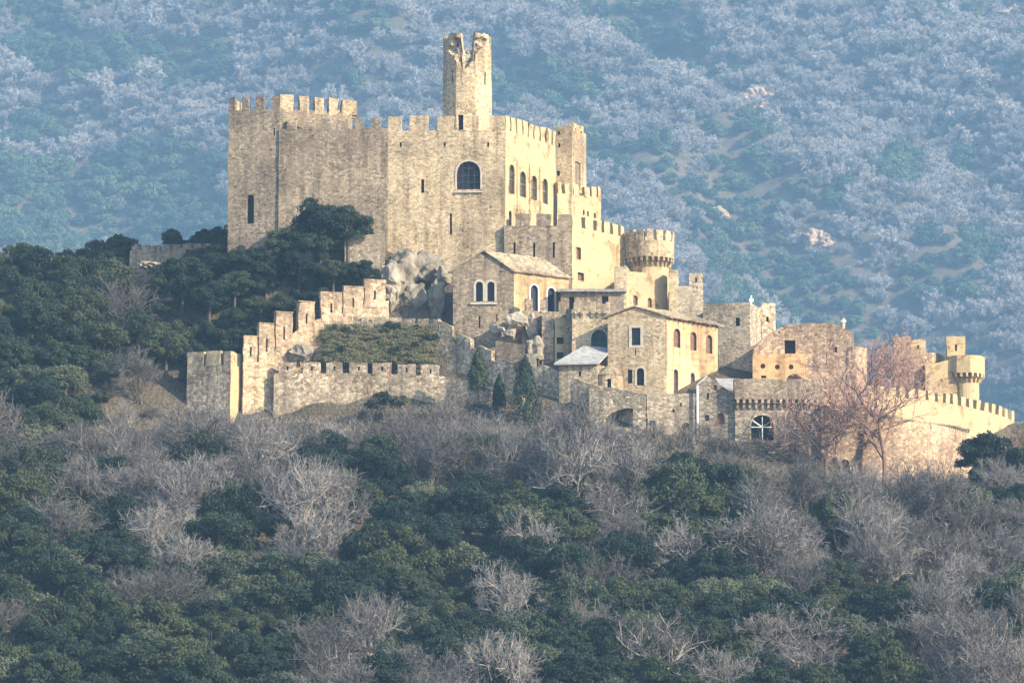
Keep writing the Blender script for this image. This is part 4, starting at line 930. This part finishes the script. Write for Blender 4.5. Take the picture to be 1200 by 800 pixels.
BRR = [limb_tree(300+i, H=11, spread=1.0, bark=BARKR, twig_mat=TWIR, tw=.014, levels=4, ntw=6, r0=.17) for i in range(3)]
BRB = [limb_tree(400+i, H=3.0, spread=1.1, bark=BARK, twig_mat=BRSH, tw=.014, levels=3, ntw=26, r0=.06, trunk_frac=.12, blen=1.0) for i in range(4)]
def cypress_mesh(seed, H, r):
    np.random.seed(seed); n = 2600; t = np.random.random(n)**.8; a = np.random.random(n)*2*PI
    rr = r*np.sin(np.clip((1-t)*1.9, 0, PI/2))**.8*(.75+.3*np.random.random(n))*(1+.18*np.sin(a*5+t*14)); C = np.stack([rr*np.cos(a), rr*np.sin(a), .3+t*(H-.3)], 1)
    N = np.stack([np.cos(a), np.sin(a), .3+0*a], 1); return leaves(C, N, .12, EVG, 'crown', .6)
SMP = [(BRB[0][0], crown_mesh(180+i, r=1.0, h=1.5, base_h=.1, blobs=14, per=90, leaf=.09, clump=.38)) for i in range(3)]
# ------------------------------------------------------------------ placing trees
def place(name, meshes, loc, s, rz, label, cat, group, sz=None):
    e = bpy.data.objects.new(name, None); COL.objects.link(e); e.location = loc; e.scale = (s, s, sz or s); e.rotation_euler.z = rz; e.empty_display_size = .5
    e['label'] = label; e['category'] = cat; e['group'] = group
    for nm, me in zip(('trunk', 'crown'), meshes):
        c = bpy.data.objects.new(nm, me); COL.objects.link(c); c.parent = e
    return e
front = [(-500, -20), (150, -17), (214, -19), (285, -22), (325, -20), (520, -19), (600, -22), (700, -30), (757, -33), (860, -35), (970, -35), (1060, -36), (1110, -31), (1150, -22), (1200, -2), (1250, 10), (1700, 20)]
def front_d(px): return float(np.interp(px, [f[0] for f in front], [f[1] for f in front]))
EV_Z = [(60,700,110,110), (190,790,150,70),(430,580,70,45), (385,535,45,28), (240,660,70,60), (330,700,120,50), (500,640,80,60), (590,600,80,50), (600,720,130,70), (820,600,75,85), (790,680,80,70), (620,790,110,45), (800,780,80,60), (700,680,60,40),
        (985,600,60,28), (1165,540,55,40), (1165,590,50,25), (1000,690,60,40), (960,780,120,40), (20,620,60,50), (30,480,110,45), (110,640,60,50), (880,720,60,50), (450,690,70,40), (60,570,50,35), (1180,700,40,40), (300,600,50,25)]
def is_ev(px, py):
    q = min(((px-a)/c)**2+((py-b)/d)**2 for a, b, c, d in EV_Z)
    return q < 1
def zone(px, py):
    if px < 455 and py < 455:
        r_ = 'on the ridge' if py < 330 else 'on the upper wooded slope' if py < 390 else 'on the wooded slope'
        return r_+(' at the left edge' if px < 75 else ' left of the corner tower' if px < 214 else ' above the climbing wall')
    r_ = 'right at the foot' if py < 530 else 'on the upper slope' if py < 590 else 'halfway down the slope' if py < 660 else 'low on the slope' if py < 730 else 'in the bottom row'
    marks = [(120, 'at the far left'), (215, 'left of the corner tower'), (325, 'below the corner tower'), (430, 'below the long curtain wall'), (530, 'below the ivy bank'), (640, 'below the cypresses'), (740, 'below the wide half arch'), (840, 'below the large house'), (930, 'below the fan barred arch'), (1060, 'below the arched red door'), (1150, 'below the curved wall'), (9999, 'at the far right')]
    return r_+' '+next(m for x, m in marks if px < x)
random.seed(11)
cand = []
sp = 5.7; yy_ = 532.0; row = 0
while yy_ < 745:
    x = -(yy_*.108+10)+(row % 2)*sp/2
    while x < yy_*.108+10:
        cand.append((x+random.uniform(-2.2, 2.2), yy_+random.uniform(-2.2, 2.2))); x += sp
    yy_ += sp*.86; row += 1
cnt = {'ev': 0, 'br': 0}; queue = []
for (x, y) in cand:
    z = ground(x, y); d = y-700; px, pyb = proj((x, y, z)); px_c, py = proj((x, y, z+5))
    fd = front_d(px); left_zone = False
    if px < 214: ok = d < 34
    elif d < fd: ok = True
    elif px < 452: continue
    elif px < 452: # between climbing wall and the keep
        pd = np.interp(px, [214, 285, 372, 456], [-12, -12.5, -8, -5]); lim = np.interp(px, [262, 268, 328, 404, 452], [40, 3, -1.5, -2, -6]); ok = pd < d < lim-1.2; left_zone = True
    else: ok = False
    if not ok or px < -60 or px > 1260 or pyb > 920: continue
    near_wall = (fd-d) < 12 and not left_zone and px > 200; wk = float(np.interp(fd-d, [0, 12, 30], [.42, .58, 1.0])) if px > 225 and not left_zone else (float(np.interp(fd-d, [-4, 0, 14, 34], [1, .45, .5, 1.0])) if 90 < px <= 225 and d < -12 else 1.0)
    if px > 930: wk *= .85
    if left_zone or (px < 460 and py < 450): ev = random.random() < .95 or d > 2
    else: ev = is_ev(px, py) if random.random() < .84 else random.random() < .42
    s = random.uniform(.78, 1.32)
    if ev:
        if random.random() < .22 and not left_zone: me = random.choice(OLP); k = 'olive'
        else: me = random.choice(EVP); k = 'ev'
        s *= wk
        if left_zone: s *= .6
        if 135 < px < 268 and d > 0: s *= .5
        elif px < 214 and d > -6: s *= 1.05
        if near_wall and 500 < px < 760: continue
        nm, cat = 'evergreen_tree', 'evergreen tree'
        look = ('dark rounded evergreen tree ' if k == 'ev' else 'paler grey green evergreen tree ')
    else:
        s *= random.uniform(.8, 1.12)
        s *= wk
        me = random.choice(BRP); nm, cat = 'bare_tree', 'bare tree'; look = 'leafless grey tree '
        if px > 930 and near_wall and random.random() < .4: me = random.choice(BRR); s *= .6; look = 'leafless reddish tree '
    if (545 < px < 640 or 868 < px < 920) and fd-d < 17 and not left_zone: continue
    if pyb > 800+60*s*1.5: continue
    zn = zone(px, py); queue.append((y, nm, me, (x, y, z-.2), s, random.random()*6.28, look+zn, cat, look.strip()+' '+zn, s*random.uniform(.85, 1.15)*(1 if ev else random.choice((.85, 1, 1.25)))))
y = 686.0
while y < 742:
    x = -52.0
    while x < -15:
        X = x+random.uniform(-1, 1); Y = y+random.uniform(-1, 1); z = ground(X, Y); d = Y-700; px, py = proj((X, Y, z+3))
        pd = np.interp(px, [214, 285, 372, 456], [-14, -12, -7.8, -5]); lim = np.interp(px, [262, 268, 328, 404, 452], [30, 2.5, -.5, -4, -6])
        if 222 < px < 448 and pd < d < lim-.8:
            s = random.uniform(.48, .72); queue.append((Y, 'evergreen_tree', random.choice(EVP), (X, Y, z-.4), s, random.random()*6.28, 'dark small evergreen tree '+zone(px, py), 'evergreen tree', 'dark small evergreen trees '+zone(px, py), s))
        x += 3.3
    y += 1.9
cov = np.zeros((120, 170)); queue.sort(key=lambda q: q[0])
for q in queue:
    s = q[4]; cx_, cy_ = proj((q[3][0], q[3][1], q[3][2]+4.2*s)); rr = 4.2*s/.12*700/q[0]; gx_ = np.arange(170)*8-80; gy_ = np.arange(120)*8-60
    m_ = ((gx_[None, :]-cx_)/rr)**2+((gy_[:, None]-cy_)/(rr*.85))**2 < 1
    inside = m_ & (gx_[None, :] > 0) & (gx_[None, :] < 1200) & (gy_[:, None] > 0) & (gy_[:, None] < 800)
    if inside.sum() == 0: continue
    free = (cov[inside] < 1.4).mean()
    if free < .13 or inside.sum() < m_.sum()*.12: continue
    k_ = 'ev' if q[1] == 'evergreen_tree' else 'br'; cnt[k_] += 1
    cov[m_] += 1.0 if k_ == 'ev' else .45
    place(q[1], q[2], q[3], q[4], q[5], q[6], q[7], q[8], sz=q[9])
print('TREES', cnt); sc['dbg'] = str(cnt)
# special trees
def special(name, meshes, px, py, d, s, label, cat, rz=0, group=None, sz=None):
    p = W(px, py, d); z = ground(p.x, p.y); e = place(name, meshes, (p.x, p.y, min(p.z, z+50)-.0), s, rz, label, cat, group or 'single trees around the castle', sz)
    return e
special('bare_tree', BRR[0], 1035, 560, -34.5, 1.75, 'large bare spreading tree with reddish twigs before the curved wall, rightmost big bare tree', 'bare tree', 1.0)
special('bare_tree', BRR[1], 972, 575, -36, 1.6, 'tall bare reddish tree left of the arched red door', 'bare tree', 2.0)
special('bare_tree', BRR[2], 1050, 500, -12, 1.2, 'pinkish bare crown rising behind the right wall', 'bare tree', 3.0)
special('bare_tree', BRR[0], 1025, 475, -9, 1.1, 'faint pink bare crown above the round ruin tower', 'bare tree', 4.0)
special('bare_tree', BRP[1], 888, 722, -62, 1.5, 'big bare tree with a dark crooked trunk below the fan barred arch', 'bare tree', 1.3)
special('bare_tree', BRP[3], 655, 665, -62, 1.0, 'bare pale branched tree in the middle of the lower wood', 'bare tree', 2.3)
special('bare_tree', BRP[5], 780, 640, -60, .95, 'bare white limbed tree left of the dark evergreen mass', 'bare tree', 2.3)
special('bare_tree', BRP[7], 405, 720, -70, .95, 'bare white limbed tree left of centre in the lower wood', 'bare tree', .3)
special('evergreen_tree', EVP[2], 1166, 592, -36, 1.5, 'dark rounded evergreen at the right edge before the curved wall', 'evergreen tree', 1)
special('evergreen_tree', EVP[6], 1195, 575, -26, .9, 'dark evergreen cut by the right edge of the photo, beside the curved wall', 'evergreen tree', 2)
special('evergreen_tree', EVP[0], 1192, 540, -12, .5, 'small evergreen at the far end of the curved wall', 'evergreen tree', 3)
special('evergreen_tree', EVP[1], 800, 668, -66, 1.75, 'tallest dark evergreen of the lower wood, below the large house', 'evergreen tree', 1, sz=2.3)
special('evergreen_tree', EVP[5], 850, 660, -62, 1.5, 'tall dark evergreen below the fan barred arch, right of the tallest one', 'evergreen tree', 2, sz=2.0)
special('evergreen_tree', EVP[2], 765, 640, -58, 1.2, 'dark evergreen left of the tallest one in the lower wood', 'evergreen tree', 4, sz=1.6)
special('evergreen_tree', EVP[3], 375, 300, -3.2, 1.22, 'dark domed evergreen leaning on the brown keep wall', 'evergreen tree', 2)
special('evergreen_tree', EVP[4], 408, 300, -3.8, 1.12, 'dark evergreen crown reaching above the small outbuilding', 'evergreen tree', 3)
special('evergreen_tree', EVP[5], 335, 318, -3.2, .95, 'dark evergreen before the join of square tower and brown wall', 'evergreen tree', 4)
for px, py, d, s_, lb in ((290, 330, -3, .78, 'dark evergreen before the foot of the square brown tower'), (312, 345, -5, .8, 'dark evergreen mid slope under the square brown tower'), (350, 340, -6, .85, 'dark evergreen below the domed one by the brown wall'), (390, 345, -6.5, .8, 'dark evergreen just above the highest block merlons'),
    (425, 342, -6, .7, 'dark evergreen under the small outbuilding'), (275, 360, -7, .8, 'dark evergreen left above the lowest block merlons'), (330, 380, -9, .7, 'dark evergreen behind the middle block merlons'), (245, 375, -8, .8, 'dark evergreen behind the corner tower'), (360, 320, -4.5, .95, 'tallest dark evergreen on the mound before the brown wall')):
    special('evergreen_tree', EVP[int(px) % 7], px, py, d, s_, lb, 'evergreen tree', px)
special('evergreen_tree', EVP[1], 125, 325, 14, .62, 'dark rounded evergreen at the left end of the lone crenellated wall', 'evergreen tree', 4)
cyps = [(561, 460, -21, 6.1, 1.35, 'cypress left of three before the descending rubble wall'), (585, 478, -22, 4.6, .85, 'smallest thin cypress in the middle of three'), (616, 500, -26, 9.8, 1.95, 'tallest dark cypress before the descending rubble wall')]
for i, (px, py, d, H, r, lb) in enumerate(cyps):
    V = []; F = []; tube(V, F, [Vector((0, 0, -1)), Vector((0, 0, H*.8))], [.15, .04], 5)
    special('cypress', (to_mesh('trunk', V, F, BARK), cypress_mesh(50+i, H, r)), px, py, d, 1, lb, 'cypress', 0, 'cypresses before the rubble wall')
random.seed(5)
for i, (px, py, d, s, m) in enumerate([(450, 478, -20, 1.5, 0), (468, 480, -20, 1.2, 1), (435, 482, -21, 1.1, 2)]):
    special('shrub', SMP[m], px, py, d, s, 'dark evergreen shrub before the long pale curtain wall', 'shrub', i, 'dark shrubs before the curtain wall')
SPM = [(BRB[0][0], crown_mesh(500+i, r=1.0, h=2.4, base_h=.2, blobs=12, per=45, mat=SPRG, leaf=.07, clump=.4)) for i in range(2)]
for i, (px, py, d, s, m) in enumerate([(226, 535, -23, 1.2, 0), (240, 520, -23, 1.1, 1), (258, 518, -23.5, 1.1, 0), (215, 550, -26, 1.1, 1)]):
    special('spring_tree', SPM[m], px, py, d, s, 'small tree in fresh yellow green leaf below the corner tower', 'tree', i, 'fresh green trees below the corner tower')
# ivy bank between terrace wall and curtain: ground cover
def scatter_stuff(name, pts, mat, size, hgt, per, seed):
    np.random.seed(seed); C = []; N = []
    for (x, y, z, s) in pts:
        d = rand_unit(per); d[:, 2] = np.abs(d[:, 2]); C.append(np.array([x, y, z])+d*np.array([s, s, s*hgt])*np.random.uniform(.3, 1, (per, 1))); N.append(d)
    me = leaves(np.vstack(C), np.vstack(N), size, mat, name); o = bpy.data.objects.new(name, me); COL.objects.link(o); o['kind'] = 'stuff'; return o
pts = []
IVP = leafmat('ivy_leaves', [(0, (.12,.13,.06)), (.5, (.18,.17,.09)), (1, (.27,.23,.15))], .1)
for i in range(620):
    px = random.uniform(378, 512); t = random.random(); d = -10.3-4.2*t; X = W(px, 400, d).x; py = 382+44*t
    p = W(px, py, d); pts.append((p.x, p.y, max(p.z, ground(p.x, p.y))+random.gauss(0, .12), random.uniform(.25, 1.1)))
o = scatter_stuff('ivy', pts, IVP, .055, .55, 150, 3); tag(o, 'green and brown ivy bank between terrace wall and curtain wall', 'ivy')
random.seed(77)
for i in range(22):
    t = random.random(); px = random.choice((random.uniform(380, 405), random.uniform(440, 512), random.uniform(380, 512))); d = -10.6-3.6*t; p = W(px, 384+40*t, d)
    place('shrub', SMP[i % 3], (p.x, p.y, max(p.z, ground(p.x, p.y))-.2), random.uniform(.35, .85), i, 'small dark shrub on the green terrace inside the climbing wall', 'shrub', 'small dark shrubs on the terrace')
# low brush and undergrowth over the slope
pts = []
for i in range(3800):
    y = random.uniform(540, 705); x = random.uniform(-y*.11, y*.11); px, _ = proj((x, y, ground(x, y)))
    if y-700 < front_d(px)+2: pts.append((x, y, ground(x, y)-.1, random.uniform(.4, 1.2)))
for i in range(9000):
    px = random.uniform(190, 1290); fd = front_d(px); d = fd+3-random.random()**1.4*26; X = W(px, 500, d).x; y = 700+d
    if random.random() < .45+.5*noise.noise((X*.2, y*.2, 0))+.2: pts.append((X, y, ground(X, y)-.1, random.uniform(.25, .65)))
o = scatter_stuff('undergrowth', pts, BRSH, .07, 1.0, 50, 4); tag(o, 'brown undergrowth covering the slope between trees', 'undergrowth')
# leafless bushes below the walls
random.seed(21); nb_ = 0
for i in range(900):
    px = random.uniform(200, 1180); fd = front_d(px); d = fd-random.uniform(-1, 13) if px > 330 else fd-random.uniform(-1, 8)
    X = W(px, 510, d).x; y = 700+d; z = ground(X, y); pxx, pyy = proj((X, y, z))
    if (540 < px < 640 and fd-d < 7) or (870 < px < 918 and fd-d < 9) or (640 <= px < 770 and fd-d < 5): continue
    if px > 950 and (random.random() < .45 or fd-d < 3): continue
    place('bare_bush', random.choice(BRB), (X, y, z), random.uniform(.6, 1.15)*(1.35 if fd-d > 1.5 and (330 < px < 545 or 640 < px < 870) else 1), random.random()*6, 'leafless twiggy bush '+zone(px, min(pyy, 540)), 'bush', 'leafless bushes below the castle walls '+zone(px, min(pyy, 540))); nb_ += 1
    if nb_ >= 290: break
# ------------------------------------------------------------------ the wood on the far mountain (stuff, geometry nodes over real crowns)
def far_wood(name, pts, protos, label, mat=None):
    me = bpy.data.meshes.new(name); me.from_pydata([p[:3] for p in pts], [], [])
    a = me.attributes.new('s', 'FLOAT', 'POINT'); a.data.foreach_set('value', [p[3] for p in pts])
    a = me.attributes.new('rz', 'FLOAT', 'POINT'); a.data.foreach_set('value', [p[4] for p in pts])
    o = bpy.data.objects.new(name, me); COL.objects.link(o); o['kind'] = 'stuff'; tag(o, label, 'woodland')
    ng = bpy.data.node_groups.new(name, 'GeometryNodeTree'); ng.interface.new_socket('Geometry', in_out='INPUT', socket_type='NodeSocketGeometry'); ng.interface.new_socket('Geometry', in_out='OUTPUT', socket_type='NodeSocketGeometry')
    N = ng.nodes; Lk = ng.links; gi = N.new('NodeGroupInput'); go = N.new('NodeGroupOutput'); iop = N.new('GeometryNodeInstanceOnPoints'); jn = N.new('GeometryNodeJoinGeometry')
    for pr in protos:
        oi = N.new('GeometryNodeObjectInfo'); oi.inputs['Object'].default_value = pr; oi.inputs['As Instance'].default_value = True; Lk.new(oi.outputs['Geometry'], jn.inputs[0])
    m2p = N.new('GeometryNodeMeshToPoints'); Lk.new(gi.outputs[0], m2p.inputs[0]); Lk.new(m2p.outputs[0], iop.inputs['Points']); Lk.new(jn.outputs[0], iop.inputs['Instance']); iop.inputs['Pick Instance'].default_value = True
    na = N.new('GeometryNodeInputNamedAttribute'); na.data_type = 'FLOAT'; na.inputs['Name'].default_value = 's'; Lk.new(na.outputs[0], iop.inputs['Scale'])
    nb = N.new('GeometryNodeInputNamedAttribute'); nb.data_type = 'FLOAT'; nb.inputs['Name'].default_value = 'rz'; cx_ = N.new('ShaderNodeCombineXYZ'); Lk.new(nb.outputs[0], cx_.inputs[2]); Lk.new(cx_.outputs[0], iop.inputs['Rotation'])
    Lk.new(iop.outputs[0], go.inputs[0]); md = o.modifiers.new('wood', 'NODES'); md.node_group = ng
    return o
# a few real far trees carry the crowns the wood repeats
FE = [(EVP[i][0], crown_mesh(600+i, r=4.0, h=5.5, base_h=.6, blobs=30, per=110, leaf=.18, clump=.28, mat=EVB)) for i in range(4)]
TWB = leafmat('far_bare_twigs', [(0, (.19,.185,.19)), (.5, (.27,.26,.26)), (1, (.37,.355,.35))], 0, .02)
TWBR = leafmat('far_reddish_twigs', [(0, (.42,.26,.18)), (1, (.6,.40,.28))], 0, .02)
FB = []
for i in range(4):
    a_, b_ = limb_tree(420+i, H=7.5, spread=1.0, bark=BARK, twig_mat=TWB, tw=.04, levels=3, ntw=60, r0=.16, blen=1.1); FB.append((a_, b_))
random.seed(33); evp = []; brp = []; ind = []
def far_ev(px, py, x, y):
    v = .8*fbm(x/55.0, y/55.0, 5.5, 3) + 1.5*fbm((x*.75+(y-2000)*.62)/60.0, (y-x)/400.0, 2.5, 2)
    b = -.33
    if px < 300 and 170 < py < 300: b += .62*smooth(170, 205, py)*smooth(300, 240, px) if False else (.75 if py > 178+18*math.sin(px/40.0) else .15)
    for (a, c, rx, ry) in ((40,150,50,20),(400,95,30,18),(800,60,40,18),(860,150,40,20),(1000,230,40,20),(960,330,40,25),(1100,330,50,25),(730,180,60,28),(560,60,40,20),(430,30,40,25),(640,100,60,30),(700,130,50,35),(1070,90,30,25),(1080,190,60,25),(910,220,50,25),(1150,210,40,30),(1130,290,50,25),(60,60,50,25),(240,70,40,30)):
        if ((px-a)/rx)**2+((py-c)/ry)**2 < 1: b += .5
    return v+b > 0
y = 2600.0; r_ = 0
while y < 3920:
    x = -y*.115
    while x < y*.115:
        X = x+random.uniform(-4.5, 4.5); Y = y+random.uniform(-4.5, 4.5); z = ground(X, Y); px, py = proj((X, Y, z+4))
        if -40 < py < 620:
            s = FAR*random.uniform(.65, 1.35)*random.choice((1, 1, 1.45))
            if far_ev(px, py, X/FAR, Y/FAR): evp.append((X, Y, z-.5, s*.95, random.random()*6.28, px, py))
            else: brp.append((X, Y, z-.5, s*.95, random.random()*6.28, px, py))
        x += 10.6
    y += 9.2
print('FAR', len(evp), len(brp))
def far_place(lst, n, protos, nm, look, cat):
    vis = [p for p in lst if 0 < p[5] < 1200 and 0 < p[6] < 270]; random.shuffle(vis); vis = sorted(vis, key=lambda p: -p[3])[:n]; ch = set(id(p) for p in vis); objs = []
    for p in vis:
        zn = 'on the hazy mountain '+('high ' if p[6] < 90 else 'midway ' if p[6] < 180 else 'low ')+('at the far left' if p[5] < 130 else 'left of the keep' if p[5] < 268 else 'above the brown keep wall' if p[5] < 510 else 'right of the round tower' if p[5] < 700 else 'above the squat round tower' if p[5] < 820 else 'above the ruined towers' if p[5] < 1000 else 'at the far right')
        e = place(nm, random.choice(protos), p[:3], p[3], p[4], look+zn, cat, look+zn); objs.append(e)
    return [p for p in lst if id(p) not in ch]
# prototypes as the first far trees
pe = []; pb = []
for i in range(4):
    p = evp.pop(random.randrange(len(evp))); e = place('evergreen_tree', FE[i], p[:3], p[3], p[4], 'blue green evergreen on the hazy mountain far behind the castle', 'evergreen tree', 'single evergreens on the far mountain'); pe.append([c for c in e.children if c.name.startswith('crown')][0])
    p = brp.pop(random.randrange(len(brp))); e = place('bare_tree', FB[i], p[:3], p[3], p[4], 'pale grey leafless tree on the hazy mountain far behind the castle', 'bare tree', 'single bare trees on the far mountain'); pb.append([c for c in e.children if c.name.startswith('crown')][0])
nE = max(0, 290-cnt.get('ev', 0)); nB = max(0, 290-cnt.get('br', 0))
evp = far_place(evp, min(nE, 60), FE, 'evergreen_tree', 'blue green evergreen ', 'evergreen tree'); brp = far_place(brp, min(nB, 60), FB, 'bare_tree', 'pale leafless tree ', 'bare tree')
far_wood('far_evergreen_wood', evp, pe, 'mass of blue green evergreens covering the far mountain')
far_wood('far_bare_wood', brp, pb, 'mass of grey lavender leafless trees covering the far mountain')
# pale earthy outcrops on the mountain
for i, (px, py, s) in enumerate(((890, 125, 8), (842, 258, 5), (960, 290, 7), (1190, 25, 7))):
    r = ray(px, py); t = 2600.0; s *= FAR
    while t < 4100 and (r*(t/r.y)).z > ground((r*(t/r.y)).x, t): t += 2
    p = r*(t/r.y); bm = bmesh.new(); bmesh.ops.create_icosphere(bm, subdivisions=4, radius=1)
    for v in bm.verts: q = v.co*1.3+Vector((i*5, 2, 1)); k = 1+.5*noise.noise(q)+.3*noise.noise(q*2.7)+.15*noise.noise(q*6); v.co = Vector((v.co.x*s*k, v.co.y*s*k, v.co.z*s*.8*k))
    me = bpy.data.meshes.new('rock'); bm.to_mesh(me); bm.free(); me.materials.append(ST_PINK); o = bpy.data.objects.new('rock', me); COL.objects.link(o); o.location = p+Vector((0, 0, 3))
    tag(o, ['pinkish outcrop high right of the keep on the far mountain', 'small pinkish outcrop right of the squat round tower on the far mountain', 'pinkish outcrop above the roofless ruin on the far mountain', 'pinkish outcrop in the upper right corner of the mountain'][i], 'rock', 'pinkish outcrops on the far mountain')

for o in COL.objects:
    if o.get('label') and not 4 <= len(o['label'].split()) <= 16: print('LABEL', len(o['label'].split()), o.name, o['label'])
